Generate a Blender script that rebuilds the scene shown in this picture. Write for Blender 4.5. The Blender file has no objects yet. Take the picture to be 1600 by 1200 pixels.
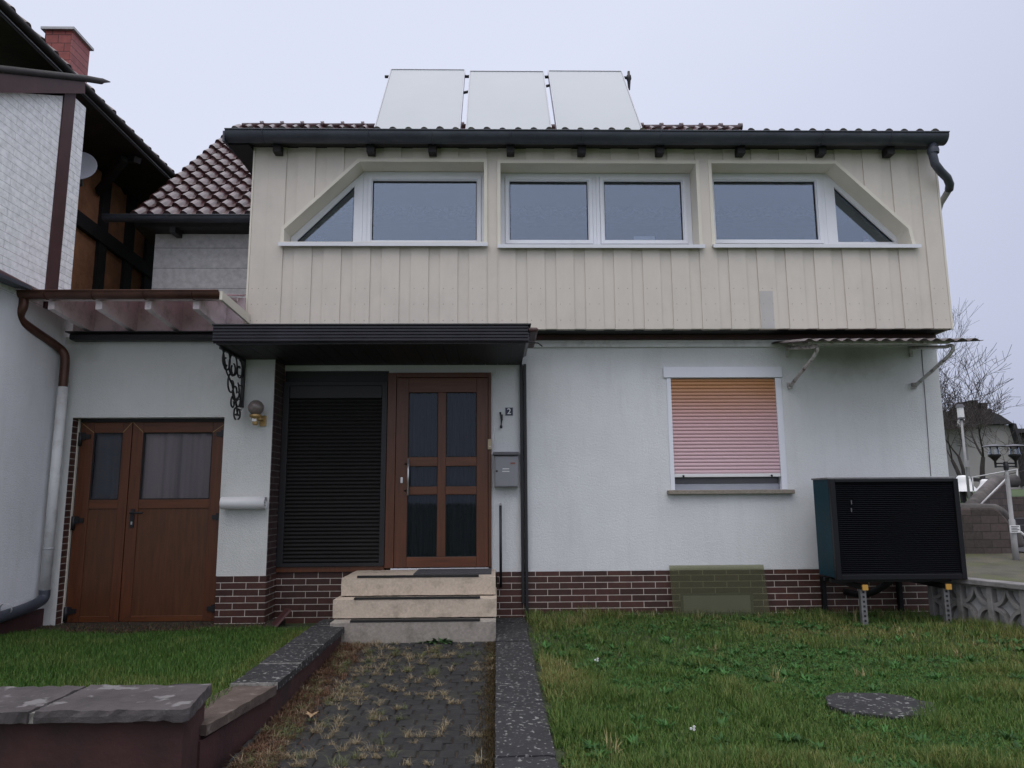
import bpy, bmesh, math, random
import numpy as np
from mathutils import Vector, Matrix
random.seed(7); rng = np.random.default_rng(7)
S = bpy.context.scene
C = S.collection
PI = math.pi
# ------------------------------------------------------------ camera
F = 1150.0; PITCH = math.radians(8.95); YAW = math.radians(1.25); ROLL = math.radians(-.38); EYE = 1.25
cd = bpy.data.cameras.new('camera'); cam = bpy.data.objects.new('camera', cd); C.objects.link(cam)
cd.sensor_width = 36; cd.lens = 36*F/1600; cd.clip_end = 2000; cd.clip_start = .05
RM = Matrix.Rotation(-YAW, 3, 'Z') @ Matrix.Rotation(PI/2+PITCH, 3, 'X') @ Matrix.Rotation(ROLL, 3, 'Z')
cam.matrix_world = Matrix.Translation((0, 0, EYE)) @ RM.to_4x4()
S.camera = cam
S.view_settings.view_transform = 'Standard'; S.view_settings.look = 'None'
S.view_settings.exposure = 0; S.view_settings.gamma = 1
# ------------------------------------------------------------ sky and sun
SUN_EL, SUN_ROT = math.radians(58), math.radians(200)
w = bpy.data.worlds.new('World'); S.world = w; w.use_nodes = True
nt = w.node_tree; nt.nodes.clear(); N = nt.nodes.new; L = nt.links.new
out = N('ShaderNodeOutputWorld'); bg = N('ShaderNodeBackground'); L(bg.outputs[0], out.inputs[0])
sk = N('ShaderNodeTexSky'); sk.sky_type = 'NISHITA'; sk.sun_disc = False
sk.sun_elevation = SUN_EL; sk.sun_rotation = SUN_ROT; sk.air_density = 1; sk.dust_density = 4
sc = N('ShaderNodeMix'); sc.data_type = 'RGBA'; sc.blend_type = 'MULTIPLY'; sc.inputs[0].default_value = 1
L(sk.outputs[0], sc.inputs[6]); sc.inputs[7].default_value = (1, 1, 1, 1)
tc = N('ShaderNodeTexCoord'); sep = N('ShaderNodeSeparateXYZ'); L(tc.outputs['Generated'], sep.inputs[0])
dt = N('ShaderNodeVectorMath'); dt.operation = 'DOT_PRODUCT'; L(tc.outputs['Generated'], dt.inputs[0]); dt.inputs[1].default_value = (-.42, .1, .85)
nz = N('ShaderNodeTexNoise'); nz.inputs['Scale'].default_value = 2.2; nz.inputs['Detail'].default_value = 4
L(tc.outputs['Generated'], nz.inputs['Vector'])
ad = N('ShaderNodeMath'); ad.operation = 'MULTIPLY_ADD'; L(nz.outputs[0], ad.inputs[0]); ad.inputs[1].default_value = .26; L(dt.outputs['Value'], ad.inputs[2])
rp = N('ShaderNodeValToRGB'); L(ad.outputs[0], rp.inputs[0])
e = rp.color_ramp.elements
e[0].position = 0.0; e[0].color = (5.0, 5.35, 7.0, 1)
e[1].position = .62; e[1].color = (7.9, 8.3, 10.0, 1)
mx = N('ShaderNodeMix'); mx.data_type = 'RGBA'; mx.inputs[0].default_value = .9
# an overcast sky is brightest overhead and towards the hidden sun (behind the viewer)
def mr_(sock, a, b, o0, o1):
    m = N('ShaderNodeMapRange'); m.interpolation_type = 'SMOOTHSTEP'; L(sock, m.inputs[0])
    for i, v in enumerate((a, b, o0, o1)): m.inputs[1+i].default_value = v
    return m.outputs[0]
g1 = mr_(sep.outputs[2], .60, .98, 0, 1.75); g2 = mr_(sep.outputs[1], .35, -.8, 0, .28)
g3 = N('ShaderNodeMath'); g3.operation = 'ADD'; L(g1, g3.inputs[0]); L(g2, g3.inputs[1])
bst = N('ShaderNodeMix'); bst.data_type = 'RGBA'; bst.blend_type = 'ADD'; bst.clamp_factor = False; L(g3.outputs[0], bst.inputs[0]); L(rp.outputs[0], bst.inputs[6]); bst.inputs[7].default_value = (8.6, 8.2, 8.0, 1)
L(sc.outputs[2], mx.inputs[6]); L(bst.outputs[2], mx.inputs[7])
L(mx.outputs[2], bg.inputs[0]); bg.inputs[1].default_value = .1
sl = bpy.data.lights.new('sun', 'SUN'); sl.energy = .5; sl.angle = math.radians(45); sl.color = (1, .97, .93)
so = bpy.data.objects.new('sun', sl); C.objects.link(so)
sd = Vector((math.sin(SUN_ROT)*math.cos(SUN_EL), math.cos(SUN_ROT)*math.cos(SUN_EL), math.sin(SUN_EL)))
so.rotation_euler = sd.to_track_quat('Z', 'Y').to_euler(); so.location = sd*50

# ------------------------------------------------------------ pixel of the photo -> point of a real plane
def ray(px, py): return RM @ Vector(((px-800)/F, (600-py)/F, -1))
def aY(px, py, v): r = ray(px, py); t = v/r.y; return Vector((r.x*t, v, EYE+r.z*t))
def aX(px, py, v): r = ray(px, py); t = v/r.x; return Vector((v, r.y*t, EYE+r.z*t))
def aZ(px, py, v): r = ray(px, py); t = (v-EYE)/r.z; return Vector((r.x*t, r.y*t, v))

# ------------------------------------------------------------ materials
def srgb(r, g, b):
    f = lambda c: (c/255/12.92) if c <= 10 else (((c/255)+.055)/1.055)**2.4
    return (f(r), f(g), f(b))
def newmat(name):
    m = bpy.data.materials.new(name); m.use_nodes = True
    return m, m.node_tree, m.node_tree.nodes['Principled BSDF']
def tone(c, k): return (min(1, c[0]*k), min(1, c[1]*k), min(1, c[2]*k), 1)
def posmap(nt, scale=(1, 1, 1)):
    g = nt.nodes.new('ShaderNodeNewGeometry'); mp = nt.nodes.new('ShaderNodeMapping')
    mp.inputs['Scale'].default_value = scale; nt.links.new(g.outputs['Position'], mp.inputs[0]); return mp.outputs[0]
def noise(nt, vec, scale, detail=5, rough=.6):
    n = nt.nodes.new('ShaderNodeTexNoise'); n.inputs['Scale'].default_value = scale; n.inputs['Detail'].default_value = detail
    n.inputs['Roughness'].default_value = rough; nt.links.new(vec, n.inputs['Vector']); return n.outputs[0]
def ramp(nt, fac, stops):
    r = nt.nodes.new('ShaderNodeValToRGB'); nt.links.new(fac, r.inputs[0]); el = r.color_ramp.elements
    el[0].position, el[0].color = stops[0]; el[1].position, el[1].color = stops[-1]
    for p, c in stops[1:-1]:
        q = el.new(p); q.color = c
    return r.outputs[0]
def mixc(nt, fac, a, b, mode='MIX'):
    m = nt.nodes.new('ShaderNodeMix'); m.data_type = 'RGBA'; m.blend_type = mode
    for s, v in ((0, fac), (6, a), (7, b)):
        if hasattr(v, 'links'): nt.links.new(v, m.inputs[s])
        else: m.inputs[s].default_value = v if s == 0 else (tuple(v)+(1,))[:4]
    return m.outputs[2]
def bumpn(nt, b, h, strength, dist=.01):
    n = nt.nodes.new('ShaderNodeBump'); n.inputs['Strength'].default_value = strength; n.inputs['Distance'].default_value = dist
    nt.links.new(h, n.inputs['Height'])
    if b.inputs['Normal'].links: nt.links.new(b.inputs['Normal'].links[0].from_socket, n.inputs['Normal'])
    nt.links.new(n.outputs[0], b.inputs['Normal'])
def mat(name, col, rough=.6, metal=0, var=.12, scale=3, stretch=(1, 1, 1), bump=0, bscale=80, dirt=None, dirtamt=.5, dscale=2, spec=.5):
    m, nt, b = newmat(name); v = posmap(nt, stretch)
    c = ramp(nt, noise(nt, v, scale), [(.3, tone(col, 1-var)), (.7, tone(col, 1+var))])
    if dirt is not None:
        v2 = posmap(nt); f = ramp(nt, noise(nt, v2, dscale, 8, .7), [(.5, (0, 0, 0, 1)), (.68, (dirtamt,)*3+(1,))])
        c = mixc(nt, f, c, dirt)
    nt.links.new(c, b.inputs['Base Color'])
    b.inputs['Roughness'].default_value = rough; b.inputs['Metallic'].default_value = metal
    b.inputs['Specular IOR Level'].default_value = spec
    if bump: bumpn(nt, b, noise(nt, posmap(nt, stretch), bscale, 4), bump)
    return m
def brickmat(name, axis, c1, c2, mortar, bw, rh, ms, rough=.5, bump=.5, off=.5, shift=(0, 0), spec=.4, bias=0.):
    m, nt, b = newmat(name)
    g = nt.nodes.new('ShaderNodeNewGeometry'); s = nt.nodes.new('ShaderNodeSeparateXYZ'); nt.links.new(g.outputs['Position'], s.inputs[0])
    cb = nt.nodes.new('ShaderNodeCombineXYZ')
    ia, ib = {'XZ': (0, 2), 'YZ': (1, 2), 'XY': (0, 1)}[axis]
    for i, (src, sh) in enumerate(((ia, shift[0]), (ib, shift[1]))):
        a = nt.nodes.new('ShaderNodeMath'); a.operation = 'ADD'; a.inputs[1].default_value = sh
        nt.links.new(s.outputs[src], a.inputs[0]); nt.links.new(a.outputs[0], cb.inputs[i])
    t = nt.nodes.new('ShaderNodeTexBrick'); nt.links.new(cb.outputs[0], t.inputs['Vector'])
    t.inputs['Scale'].default_value = 1; t.inputs['Brick Width'].default_value = bw; t.inputs['Row Height'].default_value = rh
    t.inputs['Mortar Size'].default_value = ms; t.inputs['Mortar Smooth'].default_value = .15; t.offset = off
    t.inputs['Bias'].default_value = bias
    t.inputs['Color1'].default_value = tuple(c1)+(1,); t.inputs['Color2'].default_value = tuple(c2)+(1,); t.inputs['Mortar'].default_value = tuple(mortar)+(1,)
    v = posmap(nt); n = noise(nt, v, 14, 6, .7)
    col = mixc(nt, .5, t.outputs['Color'], ramp(nt, n, [(.25, (.45, .45, .45, 1)), (.75, (1.5, 1.5, 1.5, 1))]), 'MULTIPLY')
    nt.links.new(col, b.inputs['Base Color']); b.inputs['Roughness'].default_value = rough; b.inputs['Specular IOR Level'].default_value = spec
    inv = nt.nodes.new('ShaderNodeMath'); inv.operation = 'SUBTRACT'; inv.inputs[0].default_value = 1; nt.links.new(t.outputs['Fac'], inv.inputs[1])
    bumpn(nt, b, inv.outputs[0], bump, .006); bumpn(nt, b, noise(nt, v, 90, 3), .15, .004)
    return m
def stucco(name, col, stain=None, zpatch=None):
    m, nt, b = newmat(name); v = posmap(nt)
    c = ramp(nt, noise(nt, v, 1.1, 6, .6), [(.3, tone(col, .93)), (.7, tone(col, 1.04))])
    st = ramp(nt, noise(nt, posmap(nt, (5, 5, .7)), 1.2, 6, .7), [(.5, (0, 0, 0, 1)), (.8, (.16, .16, .16, 1))])
    c = mixc(nt, st, c, stain or (.33, .34, .30))
    if zpatch:   # darker grey-green patches, among them awning stain and plinth splash dirt: (x, z, rx, rz, amount)
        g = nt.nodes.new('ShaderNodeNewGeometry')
        for (x, z, rx, rz, am) in zpatch:
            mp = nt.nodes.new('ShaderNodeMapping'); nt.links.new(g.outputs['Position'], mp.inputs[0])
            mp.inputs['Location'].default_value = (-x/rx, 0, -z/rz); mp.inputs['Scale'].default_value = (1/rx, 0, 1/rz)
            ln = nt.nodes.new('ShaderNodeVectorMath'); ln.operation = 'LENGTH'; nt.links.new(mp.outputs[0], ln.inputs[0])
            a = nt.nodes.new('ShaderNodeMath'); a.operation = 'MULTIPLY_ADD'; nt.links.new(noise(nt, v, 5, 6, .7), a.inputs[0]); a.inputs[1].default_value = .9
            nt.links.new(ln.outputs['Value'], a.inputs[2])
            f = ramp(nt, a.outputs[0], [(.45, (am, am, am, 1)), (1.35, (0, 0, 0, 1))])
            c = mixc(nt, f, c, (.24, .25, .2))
    nt.links.new(c, b.inputs['Base Color']); b.inputs['Roughness'].default_value = .9; b.inputs['Specular IOR Level'].default_value = .2
    bumpn(nt, b, noise(nt, v, 75, 5, .75), .75, .012); bumpn(nt, b, noise(nt, posmap(nt, (1, 1, 2)), 22, 3), .22, .01)
    return m
M = {}
M['stucco'] = stucco('white_roughcast', (.72, .735, .74), zpatch=[(4.0, 2.8, 1.0, .6, .45), (2.6, .47, 3.2, .075, .55)])
M['stucco_l'] = stucco('white_roughcast_garage', (.68, .69, .665), zpatch=[(-4.35, 2.9, .45, .35, .4), (-3.0, 3.0, 1.2, .2, .3)])  # darker grey-green patches along the top of the garage wall
M['cream'] = mat('cream_cladding', (.605, .555, .49), .5, var=.03, scale=2.5, stretch=(3, 3, .8), bump=.05, bscale=60, dirt=(.42, .41, .37), dirtamt=.3, dscale=1.6)
M['stucco_n'] = stucco('white_roughcast_neighbour', (.80, .81, .83))
M['cream_trim'] = mat('cream_trim', (.66, .62, .53), .45, var=.05)
M['patch'] = mat('repaired_panel', (.45, .435, .42), .5, var=.06)
M['pvc'] = mat('white_window_plastic', (.74, .76, .82), .35, var=.03)
M['sill'] = mat('white_metal_sill', (.66, .68, .72), .4, var=.05)
M['tileX'] = brickmat('clinker_slips_front', 'XZ', (.078, .032, .024), (.046, .020, .017), (.52, .47, .42), .257, .0665, .0035, .45, shift=(.1, .026), bias=.1)
M['tileY'] = brickmat('clinker_slips_return', 'YZ', (.078, .032, .024), (.046, .020, .017), (.45, .42, .38), .257, .0665, .0035, .45, shift=(.1, .026))
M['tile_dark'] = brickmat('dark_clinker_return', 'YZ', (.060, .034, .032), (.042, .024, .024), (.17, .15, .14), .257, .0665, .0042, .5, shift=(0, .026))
M['roof'] = mat('glazed_maroon_tiles', (.058, .024, .026), .28, var=.45, scale=7, dirt=(.16, .14, .13), dirtamt=.4, dscale=9, spec=.7)
M['roof_old'] = mat('weathered_tiles', (.034, .028, .027), .7, var=.4, scale=8, dirt=(.07, .08, .03), dirtamt=.8, dscale=6, bump=.4)
M['roof_edge'] = mat('mottled_grey_red_tiles', (.13, .095, .095), .5, var=.7, scale=14, dirt=(.05, .05, .035), dirtamt=.7, dscale=8)
M['moss'] = mat('moss', (.05, .06, .018), .95, var=.5, scale=30, bump=.8, bscale=200)
M['zinc'] = mat('slate_grey_zinc', (.052, .060, .080), .5, .1, var=.25, scale=3, stretch=(1, 1, 3), dirt=(.10, .11, .12), dirtamt=.3, dscale=4)
M['copper'] = mat('brown_copper', (.085, .036, .022), .38, .35, var=.3, scale=6)
M['dark'] = mat('dark_brown_plastic', (.009, .008, .010), .5, var=.3)
M['rib'] = mat('dark_ribbed_fascia', (.026, .024, .034), .4, var=.3)
M['black'] = mat('black_iron', (.010, .010, .012), .5, var=.2)
M['soffit'] = mat('dark_stained_boards', (.010, .009, .010), .6, var=.4, scale=4, stretch=(1, 6, 1), bump=.2)
M['redbrown'] = mat('red_brown_paint', (.060, .022, .022), .55, var=.25, scale=5)
M['shutter_dark'] = mat('dark_roller_slats', (.012, .011, .011), .6, var=.12, spec=.25)
M['whitepaint'] = mat('white_paint', (.66, .67, .66), .5, var=.08, dirt=(.3, .28, .25), dirtamt=.4, dscale=8)
M['pinkwood'] = mat('faded_white_rafter', (.78, .68, .70), .6, var=.12, dirt=(.25, .2, .19), dirtamt=.5, dscale=7)
M['alu'] = mat('aluminium', (.33, .34, .38), .4, .5, var=.1)
M['steel'] = mat('brushed_steel', (.55, .55, .55), .3, .8, var=.05)
M['mailbox'] = mat('grey_mailbox_paint', (.24, .24, .26), .45, .2, var=.06)
M['greymetal'] = mat('grey_lid', (.10, .10, .11), .4, .3)
M['pole'] = mat('pale_grey_pole', (.30, .30, .30), .6, .1, var=.15)
M['rail'] = mat('dull_white_rail', (.48, .48, .48), .6, var=.1)
M['brass'] = mat('yellowed_brass', (.45, .30, .12), .4, .4, var=.2, scale=20)
M['globe'] = mat('smoked_glass_globe', (.20, .165, .15), .12, var=.2, scale=25)
M['granite'] = mat('beige_terrazzo', (.50, .42, .335), .7, var=.14, scale=45, bump=.25, bscale=160, dirt=(.2, .17, .13), dirtamt=.5, dscale=7)
M['granite_low'] = mat('grey_terrazzo', (.30, .27, .235), .75, var=.2, scale=50, bump=.3, bscale=160, dirt=(.12, .11, .09), dirtamt=.6, dscale=6)
M['sillstone'] = mat('speckled_stone', (.24, .21, .17), .7, var=.5, scale=120, bump=.3, bscale=160)
M['rubber'] = mat('black_rubber', (.012, .012, .012), .8, var=.2)
M['mat_grey'] = mat('dark_grey_doormat', (.06, .06, .065), .95, var=.3, scale=60, bump=.6, bscale=300)
M['redwall'] = mat('dark_red_masonry_paint', (.050, .018, .018), .75, var=.3, scale=3, bump=.5, bscale=18, dirt=(.022, .013, .013), dirtamt=.9, dscale=2.6)
def slatemat(name, base, lich, amt, thr=.62, sc=26):
    m, nt, b = newmat(name); v = posmap(nt)
    c = ramp(nt, noise(nt, v, 5, 8, .7), [(.3, tone(base, .6)), (.7, tone(base, 1.5))])
    f = ramp(nt, noise(nt, v, sc, 4, .55), [(thr, (0, 0, 0, 1)), (thr+.05, (amt,)*3+(1,))])
    c = mixc(nt, f, c, lich)
    nt.links.new(c, b.inputs['Base Color']); b.inputs['Roughness'].default_value = .75
    bumpn(nt, b, noise(nt, v, 35, 6, .7), .6, .01)
    return m
M['slate'] = slatemat('dark_lichened_stone', (.017, .017, .019), (.24, .24, .23), .8, .59, 34)
M['pier_stone'] = slatemat('grey_capstone', (.065, .056, .057), (.26, .25, .25), .6, .58, 7)
M['brownstone'] = slatemat('brown_kerbstone', (.075, .055, .045), (.2, .18, .15), .4, .62, 10)
M['asphalt'] = mat('dark_wet_paving', (.030, .030, .032), .7, var=.3, scale=4, bump=.3, bscale=60)
M['mortar'] = mat('pale_mortar', (.26, .25, .23), .9, var=.4, scale=30, dirt=(.05, .05, .045), dirtamt=.9, dscale=14)
M['paver'] = mat('black_cobbles', (.014, .014, .015), .75, var=.5, scale=9, bump=.7, bscale=70, dirt=(.035, .035, .02), dirtamt=.6, dscale=5)
M['soil'] = mat('garden_soil', (.030, .022, .014), .95, var=.5, scale=12, bump=.8, bscale=60)
M['lawnbed'] = mat('turf_ground', (.030, .040, .015), .95, var=.6, scale=6, bump=.8, bscale=60)
M['ground'] = mat('ground_turf', (.045, .075, .022), .95, var=.4, scale=1.5, bump=.5, bscale=20)
M['stonewall'] = brickmat('old_sandstone', 'XZ', (.105, .082, .075), (.065, .055, .05), (.06, .052, .048), .34, .15, .010, .9, .8, spec=.2)
M['stonecap'] = mat('weathered_capping', (.085, .076, .072), .9, var=.45, scale=3, bump=.6, bscale=12)
M['mossyground'] = mat('mossy_earth', (.075, .07, .048), .95, var=.4, scale=1.5, dirt=(.08, .09, .025), dirtamt=.9, dscale=.9, bump=.5)
M['concrete'] = mat('grey_cast_concrete', (.22, .21, .205), .85, var=.25, scale=6, bump=.4, bscale=60, dirt=(.08, .08, .07), dirtamt=.7, dscale=5)
M['concrete_w'] = mat('pale_cast_concrete', (.42, .42, .42), .85, var=.2, scale=6, bump=.3, bscale=60, dirt=(.18, .18, .16), dirtamt=.6, dscale=6)
M['far_wall'] = mat('far_rendered_wall', (.27, .26, .25), .9, var=.06, scale=.4)
M['far_roof'] = mat('far_slate_roof', (.030, .028, .032), .8, var=.3, scale=2)
M['far_dark'] = mat('far_dark_boarding', (.026, .018, .018), .8, var=.3, scale=2)
M['bark'] = mat('grey_bark', (.045, .038, .034), .9, var=.3, scale=6)
M['chim'] = brickmat('red_shingles_front', 'XZ', (.30, .075, .065), (.24, .055, .05), (.075, .02, .02), .19, .135, .006, .6, .6)
M['chimY'] = brickmat('red_shingles_side', 'YZ', (.34, .11, .10), (.29, .085, .08), (.09, .025, .025), 5., .11, .006, .6, .6)
M['paintbrick'] = brickmat('whitewashed_brick', 'YZ', (.92, .93, .94), (.88, .89, .90), (.50, .50, .51), .74, .0765, .0022, .8, 1.0, spec=.2)
M['paintbrick2'] = brickmat('whitewashed_brick_far', 'YZ', (.92, .93, .94), (.88, .89, .90), (.50, .50, .51), .74, .0765, .0022, .8, 1.0, shift=(.13, .03), spec=.2)
M['infill'] = mat('terracotta_render', (.42, .19, .095), .95, var=.25, scale=5, bump=.9, bscale=45)
M['timber'] = mat('black_timber', (.014, .012, .012), .75, var=.4, scale=5, bump=.5, bscale=30)
M['panel'] = brickmat('white_wall_boards', 'XZ', (.50, .50, .51), (.49, .49, .50), (.20, .20, .21), 50, .27, .004, .6, .6, shift=(20, .10))
M['dish'] = mat('grey_dish', (.36, .37, .42), .4, var=.05)
M['lightgrey'] = mat('light_grey_metal', (.40, .41, .42), .45, .1, var=.1)
M['teal'] = mat('dark_teal_casing', (.004, .036, .052), .5, var=.15, spec=.15)
M['hpdark'] = mat('anthracite_louvres', (.003, .0035, .006), .6, var=.2, spec=.2)
M['hpframe'] = mat('charcoal_casing', (.006, .006, .008), .45, var=.2, spec=.3)
M['galv'] = mat('galvanised_rail', (.20, .20, .20), .5, .5, var=.2, scale=20)
M['yellow'] = mat('yellow_plastic', (.50, .27, .05), .5, var=.05)
M['white'] = mat('white_enamel', (.72, .72, .72), .4, var=.03)
M['signblue'] = mat('dark_blue_enamel', (.008, .009, .035), .35, var=.1)
M['redlabel'] = mat('red_brown_label', (.22, .08, .06), .5)
M['cream_pl'] = mat('cream_plastic', (.42, .34, .22), .5, var=.04)
M['leaf'] = mat('dark_green_leaf', (.030, .075, .018), .6, var=.5, scale=40)
M['deadleaf'] = mat('dry_brown_leaf', (.30, .20, .11), .8, var=.3, scale=40)
M['lichen'] = mat('pale_lichen', (.09, .09, .085), .95, var=.4, scale=60)
M['rust'] = mat('flaking_white_paint', (.58, .57, .55), .7, var=.1, dirt=(.09, .05, .035), dirtamt=1, dscale=14)
M['sheet'] = mat('weathered_corrugated_sheet', (.135, .11, .11), .65, var=.3, scale=8, dirt=(.3, .28, .27), dirtamt=.5, dscale=12)
M['carblue'] = mat('grey_blue_paint', (.12, .16, .20), .3, .2)
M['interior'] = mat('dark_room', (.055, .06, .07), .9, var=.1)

def woodmat(name, col, axis):
    st = {'Z': (14, 14, 1.1), 'X': (1.1, 14, 14)}[axis]
    m, nt, b = newmat(name)
    c = ramp(nt, noise(nt, posmap(nt, st), 2.2, 6, .65), [(.25, tone(col, .6)), (.5, tone(col, 1)), (.75, tone(col, 1.35))])
    nt.links.new(c, b.inputs['Base Color']); b.inputs['Roughness'].default_value = .42
    bumpn(nt, b, noise(nt, posmap(nt, st), 12, 3), .06, .003); return m
M['wood'] = woodmat('golden_oak_vertical', (.098, .030, .010), 'Z')
M['woodx'] = woodmat('golden_oak_horizontal', (.108, .034, .011), 'X')
M['wood_panel'] = woodmat('golden_oak_panel', (.088, .032, .012), 'Z')
def shuttermat():
    m, nt, b = newmat('sun_bleached_shutter')
    g = nt.nodes.new('ShaderNodeNewGeometry'); s = nt.nodes.new('ShaderNodeSeparateXYZ'); nt.links.new(g.outputs['Position'], s.inputs[0])
    mr = nt.nodes.new('ShaderNodeMapRange'); nt.links.new(s.outputs[2], mr.inputs[0]); mr.inputs[1].default_value = 1.49; mr.inputs[2].default_value = 2.59
    n = noise(nt, posmap(nt, (1, 1, 4)), 1.5, 4)
    a = nt.nodes.new('ShaderNodeMath'); a.operation = 'MULTIPLY_ADD'; nt.links.new(n, a.inputs[0]); a.inputs[1].default_value = .14; nt.links.new(mr.outputs[0], a.inputs[2])
    c = ramp(nt, a.outputs[0], [(.1, (.62, .44, .475, 1)), (.60, (.58, .37, .385, 1)), (.84, (.48, .26, .19, 1)), (1., (.44, .21, .09, 1))])
    nt.links.new(c, b.inputs['Base Color']); b.inputs['Roughness'].default_value = .5; return m
M['shutter_pink'] = shuttermat()
def glassmat(name, tint, refl, rough=.03, dark=(.02, .024, .03), solid=0.0):
    m, nt, b = newmat(name); nt.nodes.remove(b); o = nt.nodes['Material Output']
    tr = nt.nodes.new('ShaderNodeBsdfTransparent'); tr.inputs[0].default_value = tuple(tint)+(1,)
    df = nt.nodes.new('ShaderNodeBsdfDiffuse'); df.inputs[0].default_value = tuple(dark)+(1,)
    gl = nt.nodes.new('ShaderNodeBsdfGlossy'); gl.inputs[0].default_value = (.76, .87, 1, 1); gl.inputs[1].default_value = rough
    v = posmap(nt); bp = nt.nodes.new('ShaderNodeBump'); bp.inputs['Strength'].default_value = .02; bp.inputs['Distance'].default_value = .01
    nt.links.new(noise(nt, v, 3, 2), bp.inputs['Height']); nt.links.new(bp.outputs[0], gl.inputs['Normal'])
    m1 = nt.nodes.new('ShaderNodeMixShader'); m1.inputs[0].default_value = solid; nt.links.new(tr.outputs[0], m1.inputs[1]); nt.links.new(df.outputs[0], m1.inputs[2])
    lw = nt.nodes.new('ShaderNodeFresnel'); lw.inputs[0].default_value = 1.5
    a = nt.nodes.new('ShaderNodeMath'); a.operation = 'MULTIPLY_ADD'; a.use_clamp = True; nt.links.new(lw.outputs[0], a.inputs[0]); a.inputs[1].default_value = 1.3; a.inputs[2].default_value = refl
    m2 = nt.nodes.new('ShaderNodeMixShader'); nt.links.new(a.outputs[0], m2.inputs[0]); nt.links.new(m1.outputs[0], m2.inputs[1]); nt.links.new(gl.outputs[0], m2.inputs[2])
    nt.links.new(m2.outputs[0], o.inputs[0]); return m
M['glass'] = glassmat('window_glass', (.80, .84, .90), .10)
M['glass_door'] = glassmat('door_glass', (.66, .67, .70), -.034)
M['acrylic'] = glassmat('green_tinted_acrylic', (.84, .84, .73), -.05, .2, (.22, .22, .14), .18)
M['glass_garage'] = glassmat('garage_glass', (.92, .90, .90), -.035)
M['lens'] = glassmat('clear_lantern_glass', (.85, .85, .85), .05)
M['curtain'] = mat('grey_net_curtain', (.36, .325, .32), .9, var=.30, scale=9, stretch=(1.3, .02, .02))
M['curtain_d'] = mat('dark_net_curtain', (.13, .14, .155), .9, var=.1)
def collector():
    m, nt, b = newmat('frosted_collector_glass'); v = posmap(nt)
    c = ramp(nt, noise(nt, v, .8, 3), [(.3, (.265, .30, .32, 1)), (.7, (.295, .33, .36, 1))])
    nt.links.new(c, b.inputs['Base Color']); b.inputs['Roughness'].default_value = .35; b.inputs['Specular IOR Level'].default_value = .9
    return m
M['collector'] = collector()
def transl(name, col, t):
    m, nt, b = newmat(name); o = nt.nodes['Material Output']
    b.inputs['Base Color'].default_value = tuple(col)+(1,); b.inputs['Roughness'].default_value = .5
    tl = nt.nodes.new('ShaderNodeBsdfTranslucent'); tl.inputs[0].default_value = tuple(col)+(1,)
    ms = nt.nodes.new('ShaderNodeMixShader'); ms.inputs[0].default_value = t
    nt.links.new(b.outputs[0], ms.inputs[1]); nt.links.new(tl.outputs[0], ms.inputs[2]); nt.links.new(ms.outputs[0], o.inputs[0]); return m
M['rose_sheet'] = transl('faded_rose_translucent_sheet', (.62, .50, .53), .6)
def vcolmat(name, rough=.6, t=.25):
    m, nt, b = newmat(name); o = nt.nodes['Material Output']
    a = nt.nodes.new('ShaderNodeAttribute'); a.attribute_name = 'Col'; nt.links.new(a.outputs[0], b.inputs['Base Color'])
    b.inputs['Roughness'].default_value = rough; b.inputs['Specular IOR Level'].default_value = .3
    tl = nt.nodes.new('ShaderNodeBsdfTranslucent'); nt.links.new(a.outputs[0], tl.inputs[0])
    ms = nt.nodes.new('ShaderNodeMixShader'); ms.inputs[0].default_value = t
    nt.links.new(b.outputs[0], ms.inputs[1]); nt.links.new(tl.outputs[0], ms.inputs[2]); nt.links.new(ms.outputs[0], o.inputs[0]); return m
M['blades'] = vcolmat('grass_blades')

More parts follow.
